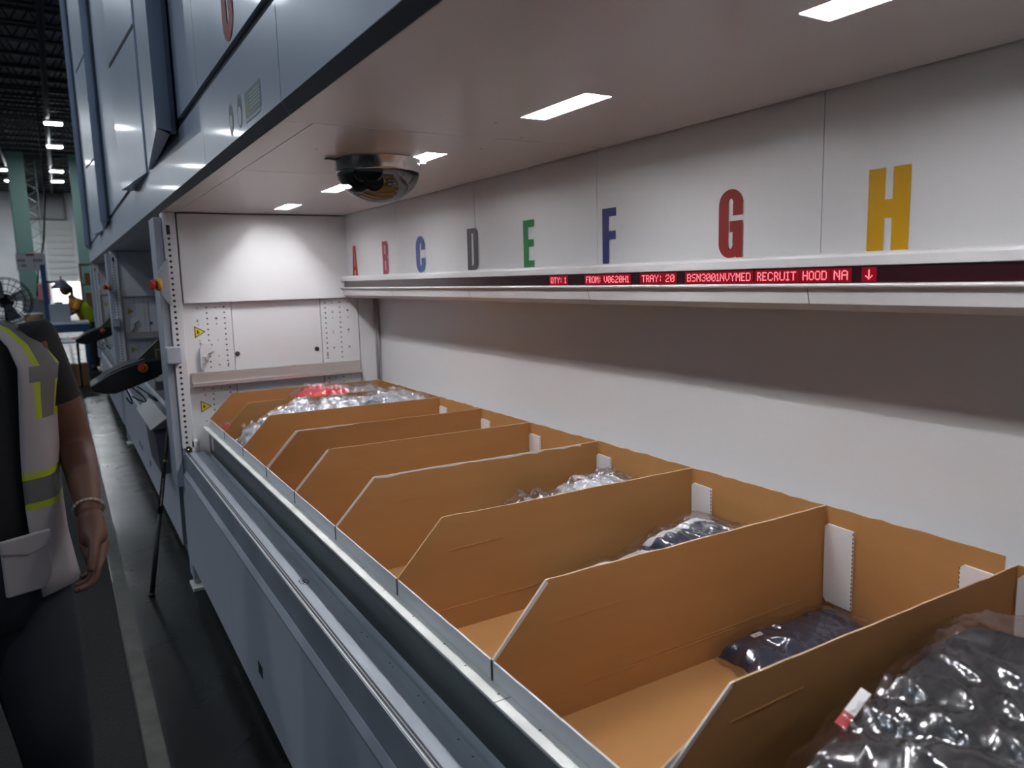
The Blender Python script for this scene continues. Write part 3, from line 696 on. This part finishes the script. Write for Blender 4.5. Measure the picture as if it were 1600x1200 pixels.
pack('lowest package in the box under letter A', (1.13, 3.90, ZB), (0, 0, 0), (.56, .30, .18), gr, 67)
# near black packages
pack('large black package on top of the nearest box with a red and white label', (1.05, .495, .885), (R(-4), R(-8), R(6)), (.62, .33, .085), gb, 71, amp=.35)
pack('black package under the large one in the nearest box', (1.02, .47, .76), (0, R(-3), R(-3)), (.74, .34, .13), gb, 77)
pack('black package sliding to the front of the nearest box', (.80, .46, .86), (R(3), R(-10), R(12)), (.34, .30, .06), gb, 73)
tg = thing('size_sticker', 'red and white sticker on the large black package', 'sticker', (.93, .625, .957)); tg.rotation_euler = (R(20), R(-14), R(10))
MB().box((-.03, -.008, 0), (.0, .008, .002)).build('red_half', mat('red label', (.42, .03, .04), .4), tg)
MB().box((.0, -.008, 0), (.055, .008, .002)).build('white_half', paper, tg)

# ------------------------------------------------------------------ console, emergency stops, stick
def estop(parent, loc, axis, r=.022):
    v = Vector(loc); a = Vector(axis).normalized()
    MB().tube(v, v+a*.018, r*1.25, r*1.15, n=20).build('yellow_collar', yel2, parent)
    MB().tube(v+a*.018, v+a*.034, r*.7, r*.7, n=20).tube(v+a*.034, v+a*.048, r, r*.85, n=20).build('red_button', redp, parent)
def console(D, lab, lab2):
    t = thing('control_terminal', lab, 'control terminal', (.10, 4.62+D, 1.03))
    o = [(0, .045), (.012, .015), (.06, 0), (.12, -.005), (.20, .02), (.33, .065), (.37, .09), (.37, .165), (.28, .165), (.17, .135), (.09, .10)]
    MB().prism(o, 'y', 0, .26).build('housing', black, t, bevel=.008)
    MB().prism([(.015, .052), (.095, .108), (.172, .143), (.28, .172), (.28, .168), (.172, .139), (.095, .104), (.015, .048)], 'y', .02, .24).build('keypad', matblack, t)
    estop(t, (.265, -.001, .125), (-.25, -1, .25), .021)
    MB().box((.34, .02, .10), (.40, .22, .22)).build('support_plate', olive, t, bevel=.004)
    MB().prism([(.22, .14), (.36, .27), (.39, .27), (.39, .12)], 'y', .10, .13).build('support_arm', olive, t)
    for dx, dy in ((.17, .05), (.20, .08), (.23, .05)):
        pts = [(dx+.07*math.sin(u*math.pi)*(1 if dx > .18 else .4)+(.05*u if dx > .2 else 0), dy, .02-.10*math.sin(u*math.pi*.8)*(1-.2*dx)) for u in [i/8 for i in range(9)]]
        MB().path(pts, .004, n=6).build('cable', black, t)
    m = thing('junction_box', lab2, 'junction box', (.452, 4.08+D, 1.215))
    MB().box((-.02, 0, 0), (.05, .07, .085)).build('cover', grey, m, bevel=.006); MB().box((-.016, .07, .01), (.0, .091, .07)).build('bracket', galv, m)
console(0, 'black control terminal on a swing arm behind the lit picking bay', 'small grey junction box on the post beside the near terminal')
console(4.4, 'black control terminal on the farther dark machine', 'small grey junction box on the post of the farther machine')
for k in (0, 1):
    t = thing('emergency_stop', ('red emergency stop on a grey bracket beside the perforated white post', 'red emergency stop on the farther machine')[k], 'emergency stop', (.44, 4.10+4.4*k, 1.62))
    MB().prism([(-.005, -.06), (.035, -.115), (.040, -.11), (.040, .115), (.035, .12), (-.012, .045)], 'y', 0, .012).build('bracket', grey, t, bevel=.002)
    estop(t, (-.004, .006, -.008), (-1, -.25, 0), .026)
t = thing('apron_console', 'dark grey sloped box projecting from the second machine under the terminal', 'console', (.38, 4.52, .56))
MB().prism([(.02, 0), (.09, 0), (.09, .26), (0, .26)], 'y', 0, .55).build('body', dgrey, t, bevel=.004)
MB().prism([(-.02, .26), (.10, .26), (.10, .33), (.07, .32)], 'y', -.02, .9).build('sloped_top', dgrey, t, bevel=.004)
# leaning stick
a, b_ = Vector((.267, 4.18, .0)), Vector((.452, 4.40, .90))
t = thing('leaning_stick', 'thin black stick leaning against the machine corner post', 'stick', a)
d = b_-a
def sec(u0, u1, r0, r1, name, m, **k): return MB().tube(d*u0, d*u1, r0, r1, n=14).build(name, m, t, **k)
sec(0, .45, .013, .011, 'handle', rubber); sec(.45, 1, .0118, .008, 'shaft', black); sec(0, .02, .015, .015, 'end_cap', rubber)
tx = MB(); dn = d.normalized(); cam = (Vector((0, 0, 1.6))-(a+d*.6)).normalized(); sx = dn.cross(cam).normalized(); nz = sx.cross(dn).normalized()
if nz.dot(cam) < 0: nz = -nz
mk = random.Random(8)      # the print on the shaft is too small to read in the photo: short unreadable strokes
for q in range(14):
    p = d*.50+dn*(.0105*q)+nz*.0124; w_ = .0030+.0035*mk.random(); e, f_ = dn*.0017, sx*w_; k_ = dn*(mk.random()-.5)*.006
    tx.poly([p-e-f_-k_, p+e-f_-k_, p+e+f_+k_, p-e+f_+k_])
tx.build('worn_print', mat('silver print', (.42, .42, .42), .4), t)
sec(.74, .755, .0105, .0103, 'yellow_band', mat('dull yellow print', (.20, .16, .02), .5))

# ------------------------------------------------------------------ people
def skin_body(name, m, joints, edges, parent, subs=2, smooth=True):
    me = bpy.data.meshes.new(name); me.from_pydata([j[0] for j in joints], edges, []); me.materials.append(m)
    o = bpy.data.objects.new(name, me); COL.objects.link(o); o.parent = parent
    sk = o.modifiers.new('skin', 'SKIN'); sk.use_smooth_shade = True
    for i, j in enumerate(joints):
        r = j[1]; r = r if isinstance(r, tuple) else (r, r)
        me.skin_vertices[0].data[i].radius = r; me.skin_vertices[0].data[i].use_root = (i == 0)
    s = o.modifiers.new('sub', 'SUBSURF'); s.levels = subs; s.render_levels = subs
    return o
def shell(parent, name, m, rings, n=28, a0=0., a1=2*math.pi, thick=0.004, mat_fn=None, mats=None):
    """cloth shell: rings of (cx, cy, z, rx, ry); angle 0 = +x, 90 = +y"""
    b = MB(); k = len(rings); closed = a1-a0 > 6.2
    for (cx, cy, z, rx, ry) in rings:
        for i in range(n+1):
            u = a0+(a1-a0)*i/n; w = 1+.02*math.sin(u*7+z*11)
            e = 2.6; c, s = math.cos(u), math.sin(u)
            b.v.append((cx+rx*w*math.copysign(abs(c)**(2/e), c), cy+ry*w*math.copysign(abs(s)**(2/e), s), z))
    for j in range(k-1):
        for i in range(n):
            q = j*(n+1)+i
            mi = mat_fn(a0+(a1-a0)*(i+.5)/n, (rings[j][2]+rings[j+1][2])/2) if mat_fn else 0
            b.f.append((q, q+1, q+n+2, q+n+1)); b.m.append(mi); b.sm.append(True)
    o = b.build(name, mats or m, parent)
    s = o.modifiers.new('thick', 'SOLIDIFY'); s.thickness = thick; s.offset = 1
    return o
skinm = mat('brown skin', (.13, .056, .033), .55); hairm = mat('dark hair', (.012, .010, .009), .6)
jean = mat('dark denim', (.012, .015, .022), .8); shirtb = mat('black shirt', (.008, .008, .009), .85)
vestw = mat('white mesh vest', (.44, .41, .42), .8); vgrey = mat('grey reflective tape', (.13, .13, .13), .5); lime = mat('lime trim', (.42, .50, .02), .6)
def head(t, c, s, yaw=0, hair_len=.0):
    b = MB(); nu, nv = 32, 24
    for j in range(nv+1):
        ph = math.pi*j/nv
        for i in range(nu):
            th = 2*math.pi*i/nu; x = .074*math.sin(ph)*math.cos(th); y = .094*math.sin(ph)*math.sin(th); z = .112*math.cos(ph)
            if z < 0: x *= 1-.25*(-z/.112)**1.5; y = y*(1-.12*(-z/.112)) - (.008 if y < 0 else 0)*(-z/.112)
            if y < -.04:
                y -= .020*math.exp(-(x/.011)**2-((z+.012)/.020)**2)          # nose
                y += .010*math.exp(-((abs(x)-.030)/.014)**2-((z-.012)/.012)**2)  # eye sockets
                y -= .006*math.exp(-(x/.022)**2-((z+.048)/.010)**2)          # lips
                y -= .007*math.exp(-(x/.020)**2-((z+.088)/.015)**2)
            b.v.append((x*s, y*s, z*s))
    for j in range(nv):
        for i in range(nu):
            q = j*nu+i; r_ = j*nu+(i+1) % nu; b.f.append((q, q+nu, r_+nu, r_)); b.m.append(0); b.sm.append(True)
    h = b.build('head', skinm, t, loc=c); h.rotation_euler = (0, 0, yaw)
    e = MB()
    for sx_ in (-1, 1): e.lathe([(0, .0065), (.006, .0055), (.0095, 0), (.006, -.0055), (0, -.0065)], (sx_*.030*s, -.0785*s, .012*s), n=12)
    e.build('eye', mat('eye white', (.30, .28, .26), .3) if 'eye white' not in bpy.data.materials else bpy.data.materials['eye white'], h)
    ir = MB()
    for sx_ in (-1, 1): ir.disc((sx_*.030*s, -.0885*s, .012*s), .0055*s, 'y', n=14)
    ir.build('iris', hairm, h)
    ea = MB()
    for sx_ in (-1, 1): ea.lathe([(0, .030), (.008, .022), (.011, 0), (.008, -.020), (0, -.026)], (sx_*.074*s, .008*s, -.004*s), n=12)
    ea.build('ear', skinm, h)
    hb = MB()
    for j in range(12):
        ph = math.pi*.60*j/11
        for i in range(nu):
            th = 2*math.pi*i/nu; k_ = 1.07+.02*math.sin(i*5+j)
            lim = .42 if -2.6 < math.atan2(math.sin(th), math.cos(th)) < -.54 else 1.
            p_ = ph*lim; hb.v.append((.076*k_*math.sin(p_)*math.cos(th)*s, (.098*k_*math.sin(p_)*math.sin(th)+.004)*s, .116*k_*math.cos(p_)*s))
    for j in range(11):
        for i in range(nu):
            q = j*nu+i; r_ = j*nu+(i+1) % nu; hb.f.append((q, q+nu, r_+nu, r_)); hb.m.append(0); hb.sm.append(True)
    hb.build('hair', hairm, h)
    if hair_len:
        p = MB().tube((0, .095*s, .03*s), (.01, .12*s, -hair_len), .035, .015, n=12); p.build('ponytail', hairm, h)
    return h
def hand(t, wrist, down, side, fwd, s=1., m=skinm):
    """relaxed hand: five skinned finger chains rooted in the palm"""
    w = Vector(wrist); d = Vector(down).normalized(); sd = Vector(side).normalized(); f = Vector(fwd).normalized()
    J = [(w-d*.03*s, (.026*s, .023*s)), (w+d*.03*s, (.030*s, .017*s)), (w+d*.065*s, (.034*s, .015*s))]; E = [(0, 1), (1, 2)]
    for q, (off, l) in enumerate(((-.030, .062), (-.010, .075), (.010, .070), (.029, .055))):
        base = w+d*.085*s+f*(-off)*s; b0 = len(J)
        J += [(base, .0095*s), (base+(d*.9+sd*.25)*l*.40*s, .0088*s), (base+(d*.78+sd*.42)*l*.75*s, .0078*s), (base+(d*.62+sd*.62)*l*1.05*s, .0065*s)]
        E += [(2, b0), (b0, b0+1), (b0+1, b0+2), (b0+2, b0+3)]
    b0 = len(J); base = w+d*.035*s+f*.03*s
    J += [(base, .012*s), (base+(d*.6+f*.6)*.035*s+sd*.006, .0105*s), (base+(d*.85+f*.45)*.062*s+sd*.014, .008*s)]; E += [(1, b0), (b0, b0+1), (b0+1, b0+2)]
    return skin_body('hand', m, [(tuple(p), r) for p, r in J], E, t)
# standing worker, facing the camera, white hi-vis vest
t = thing('person', 'person in white hi-vis vest, black shirt and dark jeans striding along the mat', 'person', (-.235, 2.15, .012)); t.scale = (1.025, 1.025, 1.025)
# local: x = their left (+x, toward machine), front = -y
B = [((0, 0, .93), (.15, .10)), ((0, 0, 1.06), (.145, .10)), ((0, -.005, 1.22), (.165, .11)), ((0, .0, 1.36), (.165, .11)), ((0, .01, 1.45), (.10, .075)), ((0, .0, 1.52), (.055, .055)), ((0, -.01, 1.58), (.052, .055)),
     ((.17, 0, 1.415), (.065, .065)), ((.205, .01, 1.28), (.050, .052)), ((.228, .05, 1.165), (.045, .045)), ((.238, -.07, 1.10), (.038, .038)), ((.243, -.185, 1.03), (.027, .024)),
     ((-.17, 0, 1.415), (.065, .065)), ((-.23, .02, 1.26), (.052, .052)), ((-.255, .06, 1.13), (.044, .044)), ((-.25, -.02, .99), (.036, .036)), ((-.245, -.06, .875), (.027, .024)),
     ((.09, 0, .86), (.095, .10)), ((.10, -.03, .68), (.085, .088)), ((.12, -.05, .48), (.062, .066)), ((.12, .03, .28), (.056, .058)), ((.12, .12, .09), (.04, .042)), ((.125, .04, .04), (.042, .03)), ((.13, -.05, .03), (.04, .022)),
     ((-.09, 0, .86), (.095, .10)), ((-.10, -.05, .68), (.085, .088)), ((-.11, -.13, .49), (.062, .066)), ((-.11, -.16, .28), (.056, .058)), ((-.11, -.18, .09), (.04, .042)), ((-.11, -.25, .04), (.042, .03)), ((-.11, -.34, .03), (.04, .022))]
Eb = [(0, 1), (1, 2), (2, 3), (3, 4), (4, 5), (5, 6), (3, 7), (7, 8), (8, 9), (9, 10), (10, 11), (3, 12), (12, 13), (13, 14), (14, 15), (15, 16), (0, 17), (17, 18), (18, 19), (19, 20), (20, 21), (21, 22), (22, 23), (0, 24), (24, 25), (25, 26), (26, 27), (27, 28), (28, 29), (29, 30)]
skin_body('body', skinm, B, Eb, t)
hand(t, (.244, -.19, 1.025), (.02, -.35, -1), (-1, 0, 0), (0, -1, 0), 1.06); hand(t, (-.245, -.07, .86), (0, -.25, -1), (1, 0, 0), (0, -1, 0), 1.06)
head(t, (0, -.02, 1.70), 1.08, yaw=R(-12))
rg = [(0, 0, .88, .168, .115), (0, 0, 1.0, .165, .12), (0, 0, 1.15, .175, .125), (0, 0, 1.3, .19, .13), (0, 0, 1.39, .195, .12), (0, .005, 1.445, .178, .10), (0, .005, 1.475, .125, .08), (0, .005, 1.495, .072, .068)]
shell(t, 'shirt', shirtb, rg)
for s_ in (-1, 1):
    MB().lathe([(0, 0), (.05, .005), (.060, .03), (.060, .10), (.057, .20), (.054, .20)], n=20).build('sleeve', mat('grey sleeve', (.012, .012, .014), .85) if 'grey sleeve' not in bpy.data.materials else bpy.data.materials['grey sleeve'], t, loc=(s_*.150, 0, 1.475)).rotation_euler = (R(-3), R(180-s_*14), 0)
    continue
    MB().tube((s_*.16, 0, 1.44), (s_*.238, .015, 1.235), .078, .068, n=20, caps=False).build('sleeve', mat('grey sleeve', (.012, .012, .014), .85) if 'grey sleeve' not in bpy.data.materials else bpy.data.materials['grey sleeve'], t)
# jeans
for s_, pts in ((1, [(.09, 0, .90), (.10, -.03, .68), (.12, -.05, .48), (.12, .03, .28), (.12, .115, .10)]), (-1, [(-.09, 0, .90), (-.10, -.05, .68), (-.11, -.13, .49), (-.11, -.16, .28), (-.11, -.175, .10)])):
    J = [(p, (r, r)) for p, r in zip(pts, (.112, .108, .088, .078, .070))]
    skin_body('trouser_leg', jean, J, [(i, i+1) for i in range(4)], t)
shell(t, 'waistband', jean, [(0, 0, .78, .155, .125), (0, 0, .86, .172, .128), (0, 0, .97, .166, .12)])
for p in ((.125, .03, 0), (-.11, -.25, 0)):
    V, F = lump(.10, .27, .05, 14, 24, 3+p[0], p=4, amp=.05); b = MB(); b.v = [(p[0]+x, p[1]+y, .035+z*1.4) for x, y, z in V]; b.f = F; b.m = [0]*len(F); b.sm = [True]*len(F); b.build('shoe', rubber, t)
# vest, open in front: front centre is angle -90deg; the opening spans about +-33deg
def vm(u, z):
    d_ = (math.degrees(u)+90) % 360
    d_ = d_-360 if d_ > 180 else d_
    ad = abs(d_)
    if 1.055 < z < 1.070 or 1.125 < z < 1.140: return 2
    if 1.070 <= z <= 1.125: return 1
    if 1.345 < z < 1.38 and ad > 42: return 1
    if z > 1.26:
        if 46 < ad < 54 or 74 < ad < 83: return 2
        if 54 <= ad <= 74: return 1
    return 0
zs = [.855, .90, .96, 1.02, 1.055, 1.0701, 1.10, 1.1249, 1.14, 1.17, 1.21, 1.26, 1.30, 1.345, 1.38]
rings = []
for z in zs:
    u = (z-.855)/(1.38-.855); rings.append((0, 0, z, .205-.018*math.sin(u*math.pi)+.004*u, .160-.018*math.sin(u*math.pi)-.005*u))
rings += [(0, .003, 1.425, .188, .130), (0, .006, 1.462, .148, .105), (0, .008, 1.488, .095, .082)]
shell(t, 'vest', vestw, rings, n=72, a0=R(-90+34), a1=R(270-34), mat_fn=vm, mats=[vestw, vgrey, lime])
for s_ in (-1, 1):
    q = MB().prism([(0, .005), (.0, .12), (.10, .12), (.10, .03), (.085, 0)], 'y', -.012, 0).prism([(-.004, .105), (-.004, .135), (.104, .135), (.104, .10), (.05, .088)], 'y', -.018, -.006)
    o = q.build('pocket', vestw, t, bevel=.004); o.location = (.065, -.168, .875) if s_ > 0 else (-.19, -.11, .875); o.rotation_euler = (0, 0, R(28) if s_ > 0 else R(-28))
br = MB()
for i in range(20):
    u, v = 2*math.pi*i/20, 2*math.pi*(i+1)/20
    br.tube((.242+.031*math.cos(u), -.155-.0155*math.sin(u), 1.048+.0255*math.sin(u)), (.242+.031*math.cos(v), -.155-.0155*math.sin(v), 1.048+.0255*math.sin(v)), .004, n=6)
br.build('bracelet', mat('beige band', (.45, .38, .28), .5), t)

# worker in the distance, leaning over the bench to the left
t = thing('person', 'distant person with dark hair in yellow hi-vis vest leaning over a bench', 'person', (.47, 17.2, 0)); t.rotation_euler = (0, 0, R(-75))
B2 = [((0, 0, .95), (.15, .11)), ((0, -.03, 1.08), (.14, .10)), ((0, -.12, 1.24), (.16, .11)), ((0, -.2, 1.36), (.15, .10)), ((0, -.27, 1.44), (.055, .055)), ((0, -.31, 1.50), .05),
      ((.17, -.2, 1.35), .06), ((.20, -.26, 1.18), .048), ((.18, -.44, 1.10), .036), ((-.17, -.2, 1.35), .06), ((-.20, -.26, 1.18), .048), ((-.18, -.44, 1.10), .036),
      ((.09, .02, .85), .09), ((.10, .0, .5), .065), ((.10, .02, .08), .045), ((-.09, .02, .85), .09), ((-.10, .0, .5), .065), ((-.10, .02, .08), .045)]
skin_body('body', skinm, B2, [(0, 1), (1, 2), (2, 3), (3, 4), (4, 5), (3, 6), (6, 7), (7, 8), (3, 9), (9, 10), (10, 11), (0, 12), (12, 13), (13, 14), (0, 15), (15, 16), (16, 17)], t)
hand(t, (.18, -.45, 1.10), (0, -1, -.1), (0, 0, -1), (1, 0, 0)); hand(t, (-.18, -.45, 1.10), (0, -1, -.1), (0, 0, -1), (-1, 0, 0))
head(t, (0, -.36, 1.60), 1.0, 0, .22)
yv = mat('yellow orange shirt', (.60, .25, .02), .8); lv = mat('lime vest', (.50, .62, .02), .7)
shell(t, 'shirt', yv, [(0, 0, .90, .17, .14), (0, -.03, 1.05, .165, .13), (0, -.10, 1.2, .185, .14), (0, -.18, 1.34, .18, .13), (0, -.22, 1.42, .10, .09)])
shell(t, 'vest', lv, [(0, 0, .86, .185, .155), (0, -.03, 1.05, .18, .145), (0, -.10, 1.2, .20, .155), (0, -.18, 1.34, .195, .145)], n=48, a0=R(-40), a1=R(220))
for s_ in (-1, 1):
    MB().tube((s_*.15, -.19, 1.38), (s_*.2, -.27, 1.2), .075, .06, n=16, caps=False).build('sleeve', yv, t)
    MB().tube((s_*.09, .02, .95), (s_*.10, .02, .06), .11, .075, n=18, caps=False).build('trouser_leg', jean, t)
    MB().lathe([(0, 0), (.055, 0), (.06, .03), (.05, .09), (0, .10)], (s_*.10, -.02, 0), n=16).build('shoe', rubber, t)

# ------------------------------------------------------------------ background furniture
blue = mat('blue steel paint', (.02, .06, .15), .45); pink = mat('pink plastic', (.75, .30, .30), .6); card2 = mat('carton board', (.26, .15, .07), .8)
tablew = mat('white laminate', (.66, .66, .68), .5)
t = thing('packing_bench', 'long packing bench with white top and dark blue frame behind the folding table', 'workbench', (-.62, 15.6, 0))
MB().box((0, 0, .98), (1.05, .8, 1.02)).build('bench_top', tablew, t, bevel=.004); MB().box((.25, -.02, .84), (1.05, .02, .98)).build('front_rail', blue, t)
for x in (.05, .98):
    for y in (.05, .75): MB().box((x-.025, y-.025, 0), (x+.025, y+.025, .98)).build('leg', blue, t)
MB().box((.38, .30, 1.02), (.46, .38, 2.05)).build('upright', blue, t); MB().box((.40, .32, 1.72), (.75, .36, 1.76)).build('boom', blue, t)
t = thing('task_lamp', 'dark task lamp shade hanging over the packing bench', 'lamp', (.06, 15.95, 1.62))
MB().lathe([(.02, .16), (.05, .15), (.17, .02), (.17, 0), (.16, .0)], n=24).build('lamp_shade', mat('slate shade', (.10, .11, .14), .4), t)
MB().tube((0, 0, .15), (0, 0, .22), .012).build('stem', black, t)
t = thing('monitor_housing', 'light grey housing standing on the packing bench', 'equipment', (-.02, 15.75, 1.02))
MB().box((-.15, 0, 0), (.17, .25, .33)).build('case', mat('light grey plastic', (.33, .36, .40), .5), t, bevel=.01); MB().box((-.06, .05, .33), (.07, .2, .36)).build('handle', black, t)
t = thing('round_carton', 'brown round tub on the left of the packing bench', 'tub', (-.42, 15.85, 1.02))
MB().lathe([(0, 0), (.13, 0), (.15, .15), (0, .15)], n=24).build('tub_body', card2, t); MB().lathe([(0, .15), (.155, .15), (.155, .18), (0, .18)], n=24).build('lid', paper, t)
t = thing('folding_table', 'white folding table with loose small items in front of the packing bench', 'table', (-.45, 13.9, 0))
MB().box((0, 0, .74), (.70, 1.1, .775)).build('tabletop', tablew, t, bevel=.004)
for x in (.06, .64):
    for y in (.1, 1.0): MB().tube((x, y, 0), (x, y, .74), .015).build('leg', black, t)
rr = random.Random(2)
for q in range(7):
    c = rr.choice([pink, black, paper, redp]); x, y, s_ = -.22+rr.random()*.38, 14.2+rr.random()*.4, .02+.02*rr.random()
    tag(MB().box((x, y, .775), (x+s_*1.6, y+s_, .775+s_)).build('small_part', c, bevel=.003), 'small loose item lying on the white folding table', 'small item', 'small items on the folding table')
t = thing('shipping_carton', 'brown shipping carton on the floor under the folding table', 'carton', (.02, 14.3, 0))
MB().box((0, 0, 0), (.30, .35, .36)).build('carton_body', card2, t); MB().box((.12, -.001, .0), (.17, .352, .362)).build('packing_tape', mat('tan tape', (.30, .20, .10), .4), t)
t = thing('folding_chair', 'dark folding chair standing beside the folding table', 'chair', (-.30, 13.2, 0))
MB().box((-.2, -.2, .43), (.2, .2, .46)).build('seat', dgrey, t, bevel=.01); MB().box((-.2, .19, .62), (.2, .21, .86)).build('backrest', dgrey, t, bevel=.04)
for x in (-.19, .19):
    MB().tube((x, -.2, 0), (x, .2, .86), .012).build('frame_leg', black, t); MB().tube((x, .2, 0), (x, -.15, .45), .012).build('frame_leg', black, t)
t = thing('hanging_sign', 'white two line sign board hanging from the roof over the aisle end', 'sign', (-.92, 25, 2.15))
MB().box((0, 0, 0), (.70, .02, .48)).build('board', mat('sign white', (.62, .60, .62), .6), t)
MB().box((.24, -.004, .40), (.44, 0, .46)).build('red_header', redp, t)
tx = MB()
for r0, row in ((.24, [(.04, .05), (.10, .05), (.16, .05), (.40, .05), (.46, .05), (.52, .05), (.58, .04)]), (.10, [(.06, .02), (.12, .05), (.18, .05), (.42, .02)])):
    for x, w in row: tx.box((x, -.004, r0), (x+.8*w, 0, r0+.075))
tx.build('sign_print', dgrey, t); MB().tube((.05, .01, .48), (.05, .01, 6.0), .006).tube((.65, .01, .48), (.65, .01, 6.0), .006).build('hanging_wire', joistm, t)
t = thing('pedestal_fan', 'black pedestal fan with round wire cage at the left edge of the view', 'fan', (-.46, 9.0, 0))
MB().lathe([(0, 0), (.22, 0), (.22, .03), (.04, .05), (0, .05)], n=28).build('base', black, t); MB().tube((0, 0, .04), (0, 0, 1.28), .018).build('pole', black, t)
MB().tube((0, -.02, 1.5), (0, .14, 1.5), .07, n=20).tube((0, .0, 1.28), (0, .03, 1.45), .02).build('motor', black, t)
bl = MB()
for q in range(4):
    u = q*math.pi/2+.4; c, s_ = math.cos(u), math.sin(u); p = Vector((0, -.06, 1.5)); a1 = Vector((c, 0, s_)); a2 = Vector((-s_, 0, c))
    bl.poly([p+a1*.04-a2*.02, p+a1*.19-a2*.07+Vector((0, -.02, 0)), p+a1*.20+a2*.05+Vector((0, .03, 0)), p+a1*.04+a2*.03])
bl.build('blade', dgrey, t)
cg = MB()
for yy, rad in ((-.13, .10), (-.12, .17), (-.09, .22), (-.04, .235), (.02, .22)):
    for i in range(28):
        u, v = 2*math.pi*i/28, 2*math.pi*(i+1)/28; cg.tube((rad*math.cos(u), yy, 1.5+rad*math.sin(u)), (rad*math.cos(v), yy, 1.5+rad*math.sin(v)), .004, n=5, caps=False)
for i in range(24):
    u = 2*math.pi*i/24; c, s_ = math.cos(u), math.sin(u)
    cg.path([(.03*c, -.135, 1.5+.03*s_), (.17*c, -.12, 1.5+.17*s_), (.235*c, -.04, 1.5+.235*s_), (.21*c, .03, 1.5+.21*s_), (.07*c, .06, 1.5+.07*s_)], .002, n=4)
cg.build('wire_cage', black, t)
t = thing('side_bench', 'pale bench with papers left of the packing bench near the fan', 'table', (-1.25, 12.2, 0))
MB().box((0, 0, .86), (.62, .7, .90)).build('bench_top', tablew, t, bevel=.004)
for x in (.04, .58):
    for y in (.05, .65): MB().box((x-.02, y-.02, 0), (x+.02, y+.02, .86)).build('leg', blue, t)
# stacked shelving behind the bench
t = thing('storage_rack', 'brown shelving with cartons beyond the distant worker', 'rack', (.55, 24, 0))
for x in (0, .9): MB().box((x, 0, 0), (x+.05, .5, 2.3)).build('upright', mat('rack orange', (.30, .14, .05), .6) if 'rack orange' not in bpy.data.materials else bpy.data.materials['rack orange'], t)
for z in (.5, 1.1, 1.7, 2.25): MB().box((0, 0, z), (.95, .5, z+.04)).build('shelf', card2, t)
for x, z, w, h in ((.10, .54, .35, .4), (.5, .54, .35, .3), (.1, 1.14, .3, .35), (.45, 1.14, .38, .42), (.12, 1.74, .6, .3)):
    tag(MB().box((.55+x, 24.05, z), (.55+x+w, 24.4, z+h)).build('carton', card2), 'brown carton on the distant shelving', 'carton', 'cartons on the distant shelving')
t = thing('pallet_goods', 'grey and pink wrapped goods standing beyond the packing bench', 'goods', (-.75, 21, 0))
MB().box((0, 0, 0), (.55, .6, 1.45)).build('wrapped_stack', mat('grey wrap', (.20, .20, .21), .5), t, bevel=.03); MB().box((.34, -.03, 1.35), (.58, .3, 1.75)).build('pink_sheet', pink, t, bevel=.02)
